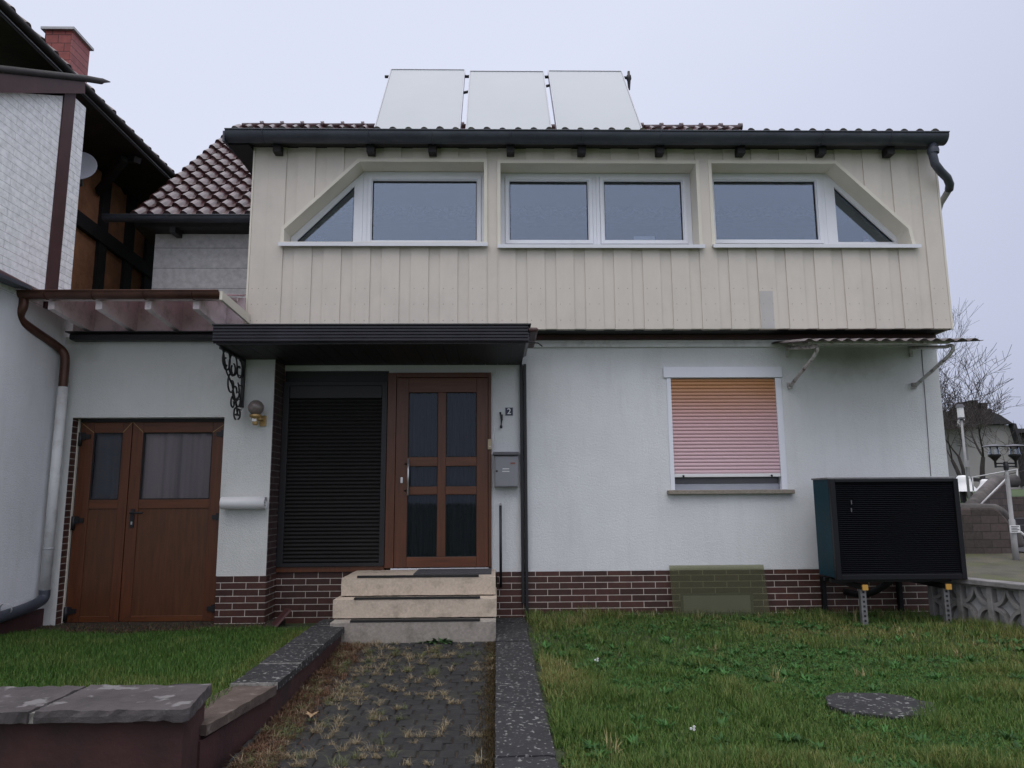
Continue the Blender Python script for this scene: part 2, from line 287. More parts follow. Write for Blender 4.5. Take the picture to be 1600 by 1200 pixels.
# ------------------------------------------------------------ mesh helpers
WL = {}
class MB:
    def __init__(s): s.v = []; s.f = []; s.mi = []; s.sm = []; s.cur = 0
    def _add(s, vs, fs, smooth=False):
        b = len(s.v); s.v += [tuple(p) for p in vs]
        for f in fs: s.f.append(tuple(b+i for i in f)); s.mi.append(s.cur); s.sm.append(smooth)
    def box(s, x0, x1, y0, y1, z0, z1, mi=None):
        if x0 > x1: x0, x1 = x1, x0
        if y0 > y1: y0, y1 = y1, y0
        if z0 > z1: z0, z1 = z1, z0
        if mi is not None: s.cur = mi
        s._add([(x0, y0, z0), (x1, y0, z0), (x1, y1, z0), (x0, y1, z0), (x0, y0, z1), (x1, y0, z1), (x1, y1, z1), (x0, y1, z1)],
               [(0, 3, 2, 1), (4, 5, 6, 7), (0, 1, 5, 4), (1, 2, 6, 5), (2, 3, 7, 6), (3, 0, 4, 7)]); return s
    def prism(s, pts, a0, a1, axis='Y'):
        # polygon pts (p,q) extruded along axis; Y: (x,z), X: (y,z), Z: (x,y)
        mk = {'Y': lambda p, a: (p[0], a, p[1]), 'X': lambda p, a: (a, p[0], p[1]), 'Z': lambda p, a: (p[0], p[1], a)}[axis]
        n = len(pts); vs = [mk(p, a0) for p in pts]+[mk(p, a1) for p in pts]
        s._add(vs, [tuple(range(n))[::-1], tuple(range(n, 2*n))]+[(i, (i+1) % n, n+(i+1) % n, n+i) for i in range(n)]); return s
    def ring(s, outer, inner, y0, y1):
        n = len(outer); vs = []
        for P in (outer, inner):
            for y in (y0, y1): vs += [(p[0], y, p[1]) for p in P]
        fs = []
        for i in range(n):
            j = (i+1) % n
            fs += [(i, j, 2*n+j, 2*n+i), (n+i, 3*n+i, 3*n+j, n+j), (i, n+i, n+j, j), (2*n+i, 2*n+j, 3*n+j, 3*n+i)]
        s._add(vs, fs); return s
    def hexa(s, p): s._add(p, [(0, 3, 2, 1), (4, 5, 6, 7), (0, 1, 5, 4), (1, 2, 6, 5), (2, 3, 7, 6), (3, 0, 4, 7)]); return s
    def beam(s, a, b, w, h, up=(0, 0, 1)):
        a = Vector(a); b = Vector(b); d = (b-a).normalized(); sd = d.cross(Vector(up))
        if sd.length < 1e-4: sd = Vector((1, 0, 0))
        sd.normalize(); u = sd.cross(d).normalized(); P = []
        for c in (a, b):
            P.append([c+sd*x*w/2+u*y*h/2 for x, y in ((-1, -1), (1, -1), (1, 1), (-1, 1))])
        s._add(P[0]+P[1], [(3, 2, 1, 0), (4, 5, 6, 7), (0, 1, 5, 4), (1, 2, 6, 5), (2, 3, 7, 6), (3, 0, 4, 7)]); return s
    def tube(s, pts, r, n=10, caps=True, smooth=True):
        pts = [Vector(p) for p in pts]; R = r if isinstance(r, (list, tuple)) else [r]*len(pts)
        vs = []; pu = None
        for i, p in enumerate(pts):
            d = (pts[min(i+1, len(pts)-1)]-pts[max(i-1, 0)]).normalized()
            if pu is None:
                u = d.orthogonal().normalized()
            else:
                u = (pu-d*pu.dot(d)); u = u.normalized() if u.length > 1e-5 else d.orthogonal().normalized()
            pu = u; v = d.cross(u)
            vs += [p+(u*math.cos(2*PI*k/n)+v*math.sin(2*PI*k/n))*R[i] for k in range(n)]
        fs = [(i*n+k, i*n+(k+1) % n, (i+1)*n+(k+1) % n, (i+1)*n+k) for i in range(len(pts)-1) for k in range(n)]
        b = len(s.v); s._add(vs, fs, smooth)
        if caps:
            s.f.append(tuple(b+k for k in range(n))[::-1]); s.f.append(tuple(b+(len(pts)-1)*n+k for k in range(n)))
            s.mi += [s.cur]*2; s.sm += [False]*2
        return s
    def lathe(s, c, prof, n=24, axis=(0, 0, 1), smooth=True):
        a = Vector(axis).normalized(); u = a.orthogonal().normalized(); v = a.cross(u); c = Vector(c)
        vs = [c+a*h+(u*math.cos(2*PI*k/n)+v*math.sin(2*PI*k/n))*max(r, 1e-4) for r, h in prof for k in range(n)]
        s._add(vs, [(i*n+k, i*n+(k+1) % n, (i+1)*n+(k+1) % n, (i+1)*n+k) for i in range(len(prof)-1) for k in range(n)], smooth); return s
    def build(s, name, mats, parent=None, bevel=0):
        me = bpy.data.meshes.new(name)
        P = np.array([tuple(p) for p in s.v]); c = (P.min(0)+P.max(0))/2
        me.from_pydata([tuple(p) for p in (P-c)], [], s.f)
        for m in (mats if isinstance(mats, (list, tuple)) else [mats]): me.materials.append(m)
        me.polygons.foreach_set('material_index', s.mi); me.polygons.foreach_set('use_smooth', s.sm)
        bm = bmesh.new(); bm.from_mesh(me); bmesh.ops.recalc_face_normals(bm, faces=bm.faces); bm.to_mesh(me); bm.free()
        me.update()
        o = bpy.data.objects.new(name, me); C.objects.link(o)
        c = Vector(c); WL[o.name] = c
        if parent: o.parent = parent; o.location = c-WL[parent.name]
        else: o.location = c
        if bevel:
            md = o.modifiers.new('bevel', 'BEVEL'); md.width = bevel; md.segments = 2; md.limit_method = 'ANGLE'
        return o
def tag(o, label, cat, group=None):
    o['label'] = label; o['category'] = cat
    if group: o['group'] = group
    return o
def thing(name, label, cat, loc, group=None):
    o = bpy.data.objects.new(name, None); C.objects.link(o); o.location = loc; WL[o.name] = Vector(loc); o.empty_display_size = .2
    return tag(o, label, cat, group)
def struct(o, k='structure'): o['kind'] = k; return o
def bx(name, m, parent, *a, bevel=0): return MB().box(*a).build(name, m, parent, bevel)

def rough(o, cuts=10, amp=.005):
    # worn stone: cut the block up finely and nibble its edges and faces
    from mathutils import noise as mn
    bm = bmesh.new(); bm.from_mesh(o.data)
    for _ in range(7):
        L_ = [e_ for e_ in bm.edges if e_.calc_length() > .055]
        if not L_ or len(bm.verts) > 6000: break
        bmesh.ops.subdivide_edges(bm, edges=L_, cuts=1, use_grid_fill=True)
    lo = Vector([min(v.co[i] for v in bm.verts) for i in range(3)]); hi = Vector([max(v.co[i] for v in bm.verts) for i in range(3)])
    for v in bm.verts:
        w_ = v.co+o.location; d_ = mn.noise_vector(w_*14)*amp*.7+mn.noise_vector(w_*45)*amp*.5
        ne = sum(1 for i in range(3) if min(v.co[i]-lo[i], hi[i]-v.co[i]) < .004)
        if ne >= 2:
            for i in range(3):
                if v.co[i]-lo[i] < .004: d_[i] += abs(mn.noise(w_*18))*amp*1.6
                elif hi[i]-v.co[i] < .004: d_[i] -= abs(mn.noise(w_*18))*amp*1.6
        v.co += d_
    bm.to_mesh(o.data); bm.free(); o.data.update()
# ------------------------------------------------------------ ground
YW, YC = 8.10, 7.75            # wall plane of the ground floor, plane of cladding and garage wall
def sstep(t): t = np.clip(t, 0, 1); return t*t*(3-2*t)
def gh(x, y):
    h = -.32+.30*sstep((y-5)/3)+.06*np.sin(x*.7)*np.cos(y*.5)*0
    h = h+1.02*sstep((y-14.3-np.clip((x-9.3)*1.35, 0, 4.1))/.8)*sstep((x-5)/2)
    h = h+.6*sstep((y-18)/18)+.00012*np.clip(y-40, 0, 400)**2*.25
    return h
xs = np.unique(np.concatenate([np.linspace(-600, -30, 20), np.linspace(-30, 40, 141), np.linspace(40, 600, 20)]))
ys = np.unique(np.concatenate([np.linspace(-400, -10, 14), np.linspace(-10, 40, 126), np.linspace(40, 600, 24)]))
XX, YY = np.meshgrid(xs, ys); ZZ = gh(XX, YY)
g = MB(); nx = len(xs); g.v = list(zip(XX.ravel(), YY.ravel(), ZZ.ravel()))
g.f = [(j*nx+i, j*nx+i+1, (j+1)*nx+i+1, (j+1)*nx+i) for j in range(len(ys)-1) for i in range(nx-1)]; g.mi = [0]*len(g.f); g.sm = [True]*len(g.f)
struct(g.build('ground', M['ground']))
# slope of mossy earth under the old wall, beyond the fence
struct(MB().hexa([(5.3, 8.6, -.2), (14, 8.6, -.2), (16, 14.2, -.2), (6.2, 14.2, -.2), (5.3, 8.6, .0), (14, 8.6, .0), (16, 14.2, .20), (6.2, 14.2, .20)]).build('embankment', M['mossyground']))
struct(MB().box(9.95, 30, 12.0, 18.0, -.3, .215).build('paving', M['asphalt']))
# garden bodies
XP0, XP1 = -1.375, -.012       # path between its two edgings
struct(MB().hexa([(XP1+.02, 1, -.5), (9, 1, -.5), (6.2, 8.6, -.5), (XP1+.02, 8.3, -.5), (XP1+.02, 1, -.02), (9, 1, -.02), (6.2, 8.6, .02), (XP1+.02, 8.3, .02)]).build('lawn', M['lawnbed']))
struct(MB().hexa([(-8, 3.75, -.5), (-1.62, 3.75, -.5), (-1.5, 7.9, -.5), (-8, 7.9, -.5), (-8, 3.75, .12), (-1.62, 3.75, .12), (-1.5, 7.9, .0), (-8, 7.9, .0)]).build('lawn', M['lawnbed']))
def pz(y): return -.105+(y-4.1)*.105/2.74      # path surface
pv = MB(); random.seed(3); y = .6; r = 0
while y < 6.83:
    x = XP0-.08+(.055 if r % 2 else 0)
    while x < XP1+.03:
        wd = .112+random.uniform(-.01, .01); q = random.uniform(-.004, .004)
        x0, x1 = max(x+.004, XP0-.05), min(x+wd-.004, XP1+.02)
        if x1-x0 > .02:
            y0, y1 = y+.005, y+.098; z0, z1 = pz(y0)+q+random.uniform(-.003, .003), pz(y1)+q
            i = .008
            B = [(x0, y0, z0-.06), (x1, y0, z0-.06), (x1, y1, z1-.06), (x0, y1, z1-.06)]
            K = [(x0, y0, z0-.008), (x1, y0, z0-.008), (x1, y1, z1-.008), (x0, y1, z1-.008)]
            T = [(x0+i, y0+i, z0), (x1-i, y0+i, z0), (x1-i, y1-i, z1), (x0+i, y1-i, z1)]
            pv._add(B+K+T, [(0, 1, 5, 4), (1, 2, 6, 5), (2, 3, 7, 6), (3, 0, 4, 7), (4, 5, 9, 8), (5, 6, 10, 9), (6, 7, 11, 10), (7, 4, 8, 11), (8, 9, 10, 11)])
        x += wd
    y += .1; r += 1
pb = MB().hexa([(XP0-.04, .5, -.6), (XP1+.02, .5, -.6), (XP1+.02, 6.95, -.6), (XP0-.04, 6.95, -.6), (XP0-.04, .5, pz(.5)-.012), (XP1+.02, .5, pz(.5)-.012), (XP1+.02, 6.95, pz(6.95)-.012), (XP0-.04, 6.95, pz(6.95)-.012)])
pbo = pb.build('path', M['soil']); struct(pbo); pv.build('cobbles', M['paver'], pbo)

# ------------------------------------------------------------ garden walls and edgings
t = thing('garden_edging', 'flush dark stone edging spotted with white lichen between path and right lawn', 'kerb', (.15, 5.5, 0))
yj = [1.2, 2.1, 3.05, 3.78, 4.75, 5.75, 6.7, 7.35, 7.72, 8.02]
for a, b in zip(yj[:-1], yj[1:]):
    wv = .285+.03*(a-3)/5+random.uniform(-.012, .012)
    rough(bx('edging_stone', M['slate'], t, XP1, XP1+wv, a+.003, b-.003, -.06, .032+random.uniform(-.004, .004)), 12, .005)
t = thing('garden_wall', 'low dark red garden wall with stepped slate copings along left side of path', 'wall', (-1.5, 5.5, 0))
MB().hexa([(-1.62, 4.86, -.5), (-1.385, 4.86, -.5), (-1.385, 7.3, -.5), (-1.62, 7.3, -.5), (-1.62, 4.86, .088), (-1.385, 4.86, .088), (-1.385, 7.3, .089), (-1.62, 7.3, .089)]).build('wall_body', M['redwall'], t)
MB().hexa([(-1.70, 4.0, -.5), (-1.505, 4.0, -.5), (-1.385, 4.8595, -.5), (-1.62, 4.8595, -.5), (-1.70, 4.0, .05), (-1.505, 4.0, .05), (-1.385, 4.8595, .066), (-1.62, 4.8595, .066)]).build('wall_body', M['redwall'], t)
yj = sorted([aZ(428, 1067, .14).y, aZ(460, 1036, .14).y, aZ(480, 1007, .14).y, aZ(505, 988, .14).y, aZ(518, 977, .14).y, 7.28])
for a, b in zip(yj[:-1], yj[1:]):
    dz = random.uniform(-.006, .006)
    rough(bx('coping_stone', M['slate'], t, -1.655+random.uniform(-.01, .01), -1.352+random.uniform(-.012, .012), a+.005, b-.005, .09, .143+dz), 12, .005)
b = MB()
for y in yj: b.box(-1.648, -1.36, y-.0045, y+.0045, .10, .1415)
b.build('joint_mortar', M['mortar'], t)
rough(MB().hexa([(-1.76, 4.02, .07), (-1.485, 4.02, .07), (-1.36, yj[0]-.008, .075), (-1.64, yj[0]-.008, .075), (-1.76, 4.02, .122), (-1.485, 4.02, .122), (-1.36, yj[0]-.008, .128), (-1.64, yj[0]-.008, .128)]).build('coping_stone', M['brownstone'], t), 12, .006)
t = thing('garden_pier', 'thick dark red wall with pale grey capstones in the front left corner', 'wall', (-3, 3.9, -.1))
MB().prism([(-7.5, 3.70), (-1.475, 3.70), (-1.53, 4.10), (-7.5, 4.10)], -.7, .242, 'Z').build('wall_body', M['redwall'], t)
xj = aZ(95, 1090, .3).x
rough(bx('capstone', M['pier_stone'], t, xj-1.1, xj-.014, 3.64, 4.13, .243, .298), 14, .007); rough(bx('capstone', M['pier_stone'], t, xj-2.3, xj-1.12, 3.64, 4.13, .243, .298), 14, .007); bx('joint_mortar', M['mortar'], t, xj-.02, xj+.02, 3.66, 4.11, .24, .285)
MB().prism([(xj+.012, 3.64), (-1.46, 3.642), (-1.437, 3.67), (-1.512, 4.125), (xj+.012, 4.13)], .243, .302, 'Z').build('capstone', M['pier_stone'], t)
rough(bpy.context.scene.objects[[o_.name for o_ in t.children if o_.name.startswith('capstone')][-1]], 14, .007)

# ------------------------------------------------------------ the house
H = thing('house', 'two storey house with white roughcast ground floor under an overhanging cream clad upper storey', 'house', (1, YW, 0))
# openings
WX0, WX1, WZ0, WZ1 = 1.953, 3.136, 1.345, 2.585          # shuttered window
XR = 5.005
b = MB()
b.box(.30, WX0, YW, YW+.3, .49, 3.02); b.box(WX1, XR, YW, YW+.3, .49, 3.02)
b.box(WX0, WX1, YW, YW+.3, .49, WZ0); b.box(WX0, WX1, YW, YW+.3, WZ1, 3.02)
b.box(XR-.3, XR, YW+.3, 12.5, 0, 3.02)
b.box(-.055, .30, YW, YW+.3, .49, 2.74)                   # pillar beside the door
b.box(-1.19, -.055, YW, YW+.3, 2.655, 2.74); b.box(-2.35, -1.19, YW, YW+.3, 2.68, 2.74)
b.box(-2.35, .30, YW, YW+.3, 2.74, 3.02)
b.build('wall', M['stucco'], H)
b = MB()
GX0, GX1, GZ1 = -4.425, -2.852, 2.13                      # garage opening
b.box(-4.70, GX0, YC, YC+.35, -.1, 2.99); b.box(GX0, GX1, YC, YC+.35, GZ1, 2.99); b.box(GX1, -2.35, YC, YC+.34, .505, 2.99)
b.build('garage_wall', M['stucco_l'], H)
# clinker plinths
b = MB(); b.box(.335, XR+.004, YW-.008, YW+.3, -.1, .489); b.box(0.0, .329, YW-.009, YW+.3, -.1, .489); b.box(-2.345, -1.4, YW-.008, YW+.3, -.1, .50)
b.box(GX1+.01, -2.345, YC-.008, YC+.34, -.1, .504)
b.build('plinth', M['tileX'], H)
bx('plinth', M['tileY'], H, -2.349, -2.339, YC+.002, YW-.01, -.1, .50); bx('door_jamb', M['tileY'], H, -4.43, -4.421, YC+.001, YC+.125, -.02, GZ1-.004)
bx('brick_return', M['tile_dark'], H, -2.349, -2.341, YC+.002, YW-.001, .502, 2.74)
bx('wall_edge_strip', M['cream_trim'], H, -4.4205, -4.412, YC+.10, YC+.128, 0, GZ1-.005)
# band above the ground floor wall
bx('beam', M['redbrown'], H, .3, XR-.02, YW-.05, YW+.2, 3.02, 3.075)
b = MB(); b.box(.3, XR, YW-.035, YW-.001, 2.935, 2.985); b.box(.3, XR, YW-.022, YW-.001, 2.985, 3.019); b.build('wall_ledge', M['whitepaint'], H, .006)
bx('soffit', M['soffit'], H, -2.66, 4.96, YC+.02, 9.0, 3.076, 3.10)
# ---- cladding
ZB, ZT = 3.066, 5.145; CX0, CX1 = -2.667, 4.968
OP = [[(-2.325, 4.03), (-2.325, 4.195), (-1.516, 4.992), (-.112, 4.992), (-.112, 4.03)],
      [(.040, 4.0), (.040, 4.98), (2.262, 4.98), (2.262, 4.0)],
      [(2.408, 4.01), (2.408, 4.985), (3.832, 4.985), (4.607, 4.21), (4.64, 4.01)]]
def top_at(poly, x):
    best = None
    for i in range(len(poly)):
        (x0, z0), (x1, z1) = poly[i], poly[(i+1) % len(poly)]
        if abs(x1-x0) < 1e-6: continue
        if min(x0, x1)-1e-9 <= x <= max(x0, x1)+1e-9:
            z = z0+(z1-z0)*(x-x0)/(x1-x0); best = z if best is None else max(best, z)
    return best
edges = [(CX0, 0)]; x = aY(380+97/3.333, 506, YC).x; k = 0
while x < CX1-.06:
    edges.append((x, k % 2)); x += .193 if k % 2 == 0 else .124; k += 1
edges.append((CX1, 0))
b = MB(); bp_ = sorted({round(p[0], 5) for P in OP for p in P})
def strip(b, xa, xb, y0, za0, zb0, za1, zb1):
    b.hexa([(xa, y0, za0), (xb, y0, zb0), (xb, YC+.05, zb0), (xa, YC+.05, za0), (xa, y0, za1), (xb, y0, zb1), (xb, YC+.05, zb1), (xa, YC+.05, za1)])
pats = []
for (xa, kd), (xb, _) in zip(edges[:-1], edges[1:]):
    y0 = YC-(.014 if kd == 0 else 0)
    zb = ZB-(.0 if kd == 0 else -.006)
    cuts = [xa]+[q for q in bp_ if xa+1e-4 < q < xb-1e-4]+[xb]
    for p, q in zip(cuts[:-1], cuts[1:]):
        mid = (p+q)/2; hit = None
        for P in OP:
            if min(a[0] for a in P) < mid < max(a[0] for a in P): hit = P
        if hit is None: strip(b, p, q, y0, zb, zb, ZT, ZT)
        else:
            zs = hit[0][1]; e_ = 1e-5
            strip(b, p, q, y0, zb, zb, zs, zs)
            strip(b, p, q, y0, top_at(hit, p+e_), top_at(hit, q-e_), ZT, ZT)
    if xa < 2.86 < xb+.0: pats.append((xa, xb, y0))
b.build('cladding', M['cream'], H, .0025)
b = MB()
for (xa, kd), (xb, _) in zip(edges[:-1], edges[1:]):
    if kd == 0 and xb-xa < .25:
        for z in (3.165, 3.345, 3.52):
            for xx in (xa+.04, xb-.05): b.lathe((xx, YC-.0142, z), [(.0001, .0022), (.0042, .0018), (.0045, 0)], 6, (0, -1, 0))
struct(b.build('cladding_screws', M['sillstone'], H), 'stuff')
pk = min([(abs(xa-2.74), xa, xb) for (xa, kd), (xb, _) in zip(edges[:-1], edges[1:]) if kd == 0])
bx('repair_patch', M['patch'], H, pk[1]+.003, pk[2]-.045, YC-.0150, YC-.0142, 3.07, 3.49)
bx('corner_trim', M['cream_trim'], H, CX0-.02, CX0-.001, YC-.02, YC+.4, ZB-.01, ZT)
bx('corner_trim', M['cream_trim'], H, CX1+.001, CX1+.022, YC-.02, YC+.06, ZB-.005, ZT)
bx('side_cladding', M['cream'], H, CX1, CX1+.02, YC+.06, 12.5, ZB, 5.15); bx('side_cladding', M['cream'], H, CX0-.018, CX0, YC+.4, 9.1, ZB, 5.15)
bx('back_wall', M['stucco'], H, -4.3, XR, 12.5, 12.7, 0, 5.4)
# ---- upper windows
YF = 8.0
def inset(poly, d):
    n = len(poly); c = Vector((sum(p[0] for p in poly)/n, sum(p[1] for p in poly)/n)); R = []
    for i in range(n):
        a, p, q = Vector(poly[i-1]), Vector(poly[i]), Vector(poly[(i+1) % n])
        n1 = Vector((-(p-a).y, (p-a).x)).normalized(); n2 = Vector((-(q-p).y, (q-p).x)).normalized()
        if n1.dot(c-p) < 0: n1 = -n1
        if n2.dot(c-p) < 0: n2 = -n2
        bs = (n1+n2).normalized(); R.append(tuple(p+bs*d/max(.2, bs.dot(n1))))
    return R
def rect(x0, x1, z0, z1): return [(x0, z0), (x0, z1), (x1, z1), (x1, z0)]
def up_window(op, cells, sill):
    liner = MB().ring(inset(op, -.022), inset(op, .016), YC-.022, YF+.0).build('window_reveal', M['cream_trim'], H, .002)
    fr = MB()
    for outer, pane, kind in cells:
        if kind == 'rect':
            x0, x1 = pane[0][0], pane[2][0]; z0, z1 = pane[0][1], pane[1][1]
            mid = rect(x0-.052, x1+.052, z0-.05, z1+.05)
            fr.ring(outer, mid, YF-.02, YF+.05)
            fr.ring(rect(x0-.050, x1+.050, z0-.048, z1+.048), rect(x0-.012, x1+.012, z0-.012, z1+.012), YF-.034, YF+.04)
            fr.ring(rect(x0-.0115, x1+.0115, z0-.0115, z1+.0115), pane, YF-.022, YF+.03)
        else:
            fr.ring(outer, pane, YF-.02, YF+.05)
    wo = fr.build('window', M['pvc'], H, .003)
    for outer, pane, kind in cells:
        MB().prism(inset(pane, -.01), YF+.012, YF+.018).build('pane', M['glass'], wo)
        MB().ring(inset(pane, .0), inset(pane, .009), YF+.004, YF+.011).build('seal', M['rubber'], wo)
    s = MB(); x0, x1, z = sill
    s.prism([(YC-.075, z-.045), (YC-.075, z-.005), (YF-.021, z+.02), (YF-.021, z+.005), (YC-.067, z-.017), (YC-.067, z-.045)], x0, x1, 'X')
    s.build('sill', M['sill'], wo)
i1 = inset(OP[0], .018)
up_window(OP[0], [([(i1[0][0], 4.05), (i1[0][0], i1[1][1]), (-1.508, 4.972), (-1.508, 4.05)], [(-2.235, 4.135), (-2.235, 4.155), (-1.61, 4.80), (-1.61, 4.135)], 'tri'),
                  (rect(-1.507, -.13, 4.05, 4.974), rect(-1.402, -.215, 4.154, 4.87), 'rect')], (-2.35, -.085, 4.025))
up_window(OP[1], [(rect(.058, 1.1505, 4.03, 4.962), rect(.160, 1.057, 4.16, 4.866), 'rect'),
                  (rect(1.1515, 2.244, 4.03, 4.962), rect(1.246, 2.141, 4.16, 4.868), 'rect')], (.02, 2.29, 4.005))
up_window(OP[2], [(rect(2.426, 3.80, 4.03, 4.968), rect(2.517, 3.696, 4.167, 4.873), 'rect'),
                  ([(3.801, 4.03), (3.801, 4.968), (3.825, 4.968), (4.61, 4.19), (4.625, 4.03)], [(3.917, 4.14), (3.917, 4.802), (3.922, 4.802), (4.56, 4.155), (4.566, 4.14)], 'tri')], (2.385, 4.69, 4.01))
# rooms behind
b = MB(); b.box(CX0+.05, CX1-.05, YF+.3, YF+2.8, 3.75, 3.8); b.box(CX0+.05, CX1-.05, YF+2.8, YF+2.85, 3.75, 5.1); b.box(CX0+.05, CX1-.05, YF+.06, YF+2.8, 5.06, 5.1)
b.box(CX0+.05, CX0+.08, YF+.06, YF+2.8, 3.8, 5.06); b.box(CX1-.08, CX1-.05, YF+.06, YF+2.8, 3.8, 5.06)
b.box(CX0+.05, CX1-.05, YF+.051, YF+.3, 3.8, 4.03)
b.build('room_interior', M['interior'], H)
# ---- gutter of the overhanging storey
def gutter(name, x0, x1, yc, zt, r, m, parent, lip=.012, axis='X'):
    b = MB(); n = 14; P = []
    for k in range(n+1):
        a = PI+PI*k/n; P.append((math.cos(a)*r, math.sin(a)*r))
    P = [(-r-lip, -.0), (-r-lip, .012), (-r, .012)]+P+[(r, .02)]
    I = [(p[0]*.93, p[1]*.93+.004) for p in P[3:-1]]
    poly = P+I[::-1]
    mk = (lambda p, a: (a, yc+p[0], zt+p[1])) if axis == 'X' else (lambda p, a: (yc+p[0], a, zt+p[1]))
    nn = len(poly); vs = [mk(p, x0) for p in poly]+[mk(p, x1) for p in poly]
    b._add(vs, [(i, (i+1) % nn, nn+(i+1) % nn, nn+i) for i in range(nn)], True)
    for xe in (x0, x1):   # end caps, half discs
        e = [mk((-r, 0), xe)]+[mk((math.cos(PI+PI*k/n)*r, math.sin(PI+PI*k/n)*r), xe+(.004 if xe == x0 else -.004)) for k in range(n+1)]
        b._add(e[1:], [tuple(range(n+1))])
    return b.build(name, m, parent)
GZ, GY = 5.205, 7.55
gutter('gutter', -2.91, 4.985, GY, GZ, .097, M['zinc'], H)
for px in (409, 575, 675, 798, 910, 1033, 1160, 1287, 1394):
    x = aY(px, 215, GY-.09).x; MB().tube([(x, GY-.097, GZ+.012)]+[(x, GY+math.cos(PI+PI*k/8)*.100, GZ+math.sin(PI+PI*k/8)*.100) for k in range(9)], .006, 5).build('gutter_bracket', M['zinc'], H)
# rafter tails and eaves boarding
b = MB(); b.hexa([(-2.88, 7.60, 5.125), (4.96, 7.60, 5.125), (4.96, 9.8, 5.50), (-2.88, 9.8, 5.50), (-2.88, 7.60, 5.165), (4.96, 7.60, 5.165), (4.96, 9.8, 5.54), (-2.88, 9.8, 5.54)])
b.build('eaves_board', M['soffit'], H)
for px in (431, 578, 675, 798, 910, 1033, 1160, 1287, 1394):
    x = aY(px, 235, 7.6).x; bx('rafter_tail', M['soffit'], H, x-.042, x+.042, 7.62, 7.735, 5.04, 5.13)
# ---- roofs of real tiles
def tiles(name, a0, a1, eave, pitch, rows, rl, m, parent, tw=.205, amp=.034, flip=False, axis='X', step=.03):
    na = max(1, int(round((a1-a0)/tw))); K = 9; us = []
    for i in range(na):
        for k in range(K):
            u = k/K; h = amp*max(0, math.sin(PI*min(1, u/.5)))**.55 if u < .5 else -.006*math.sin(PI*(u-.5)/.5)
            us.append((a0+(i+u)*(a1-a0)/na, h, i))
    us.append((a1, 0, na)); n = len(us); cp, sp = math.cos(pitch), math.sin(pitch); vs = []; fs = []
    jit = [[(random.uniform(-.004, .004), random.uniform(-.006, .006)) for _ in range(na+1)] for _ in range(rows)]
    def P(a, s, h):
        yy = eave[0]+(s*cp-h*sp)*(-1 if flip else 1); zz = eave[1]+s*sp+h*cp
        return (a, yy, zz) if axis == 'X' else (yy, a, zz)
    for r in range(rows):
        for q, (s, dh) in enumerate(((0, -.012), (0, step), (rl*.5, step*.55), (rl, 0.0))):
            for (a, h, i) in us:
                j = jit[r][i]; vs.append(P(a, r*rl+s+(j[1] if q < 2 else 0), (h*(1 if q else .8))+dh+j[0]))
        b0 = r*4*n
        for q in range(3):
            for i in range(n-1): fs.append((b0+q*n+i, b0+q*n+i+1, b0+(q+1)*n+i+1, b0+(q+1)*n+i))
    b = MB(); b._add(vs, fs, False); o = b.build(name, m, parent)
    return o
PT = math.radians(42); vx = aY(205, 333, 9.0).x
tiles('roof', vx, 4.40, (9.0, 4.82), PT, 15, .306, M['roof'], H, tw=.205, amp=.052, step=.045)
rz_, ry_ = 4.82+15*.306*math.sin(PT), 9.0+15*.306*math.cos(PT)
b = MB()
xr = vx+.1
while xr < 4.3:
    b.tube([(xr, ry_, rz_+.01), (xr+.33, ry_, rz_+.015), (xr+.335, ry_, rz_+.03), (xr+.37, ry_, rz_+.03)], [.055, .055, .075, .075], 12); xr += .36
b.build('ridge_tiles', M['roof'], H)
MB().prism([(9.0, 4.70), (9.0, 4.765), (ry_, rz_-.03), (ry_+3, rz_-.03-3*.9), (ry_+3, 4)], vx+.05, 4.35, 'X').build('roof_body', M['soffit'], H)
tiles('roof', -2.87, 4.99, (7.51, 5.214), math.radians(9.5), 8, .33, M['roof_old'], H, tw=.17, amp=.030, step=.03)
MB().prism([(9.9, 5.1), (9.9, 5.52), (12.6, 5.6), (12.6, 5.1)], 3.4, 4.95, 'X').build('roof_body', M['roof_old'], H)
b = MB(); random.seed(5)
for _ in range(150):
    x = random.choice([random.uniform(-1.3, 2.3), random.gauss(-.55, .25), random.gauss(.85, .22), random.gauss(1.75, .3)])
    if not -2.4 < x < 4.2: continue
    r = random.uniform(.012, .03); b.lathe((x, 7.53+random.uniform(0, .06), 5.222+random.uniform(-.005, .015)), [(r, 0), (r*.95, r*.3), (r*.6, r*.65), (.0005, r*.75)], 7)
struct(b.build('moss', M['moss'], H), 'stuff')
# verge board at the left end of the overhanging roof
MB().prism([(7.47, 5.08), (7.47, 5.20), (9.6, 5.5), (9.6, 5.3)], -2.935, -2.915, 'X').build('verge_board', M['zinc'], H)
MB().box(-2.91, -2.69, 7.60, 9.3, 5.10, 5.12).build('eaves_board', M['soffit'], H)
# eave gutter of the main roof, and the boarded wall beneath
ge = aY(163, 341, 8.9)
gutter('gutter', ge.x, -2.69, 8.9, 4.79, .065, M['zinc'], H)
bx('boarded_wall', M['panel'], H, -4.40, -2.69, 9.2, 9.35, 2.9, 4.80)
bx('eaves_board', M['soffit'], H, -4.45, -2.69, 8.98, 9.2, 4.69, 4.72)
bx('gutter_hook', M['black'], H, -4.12, -4.05, 8.97, 9.19, 4.62, 4.69)
bx('garage_roof', M['roof_old'], H, -4.75, -2.35, 7.9, 9.2, 2.992, 3.03)
bx('gutter', M['dark'], H, -4.47, -2.69, 7.62, 7.748, 2.935, 3.005, bevel=.02)
bx('verge_trim', M['black'], H, -4.50, -2.69, 7.60, 7.745, 3.01, 3.022)
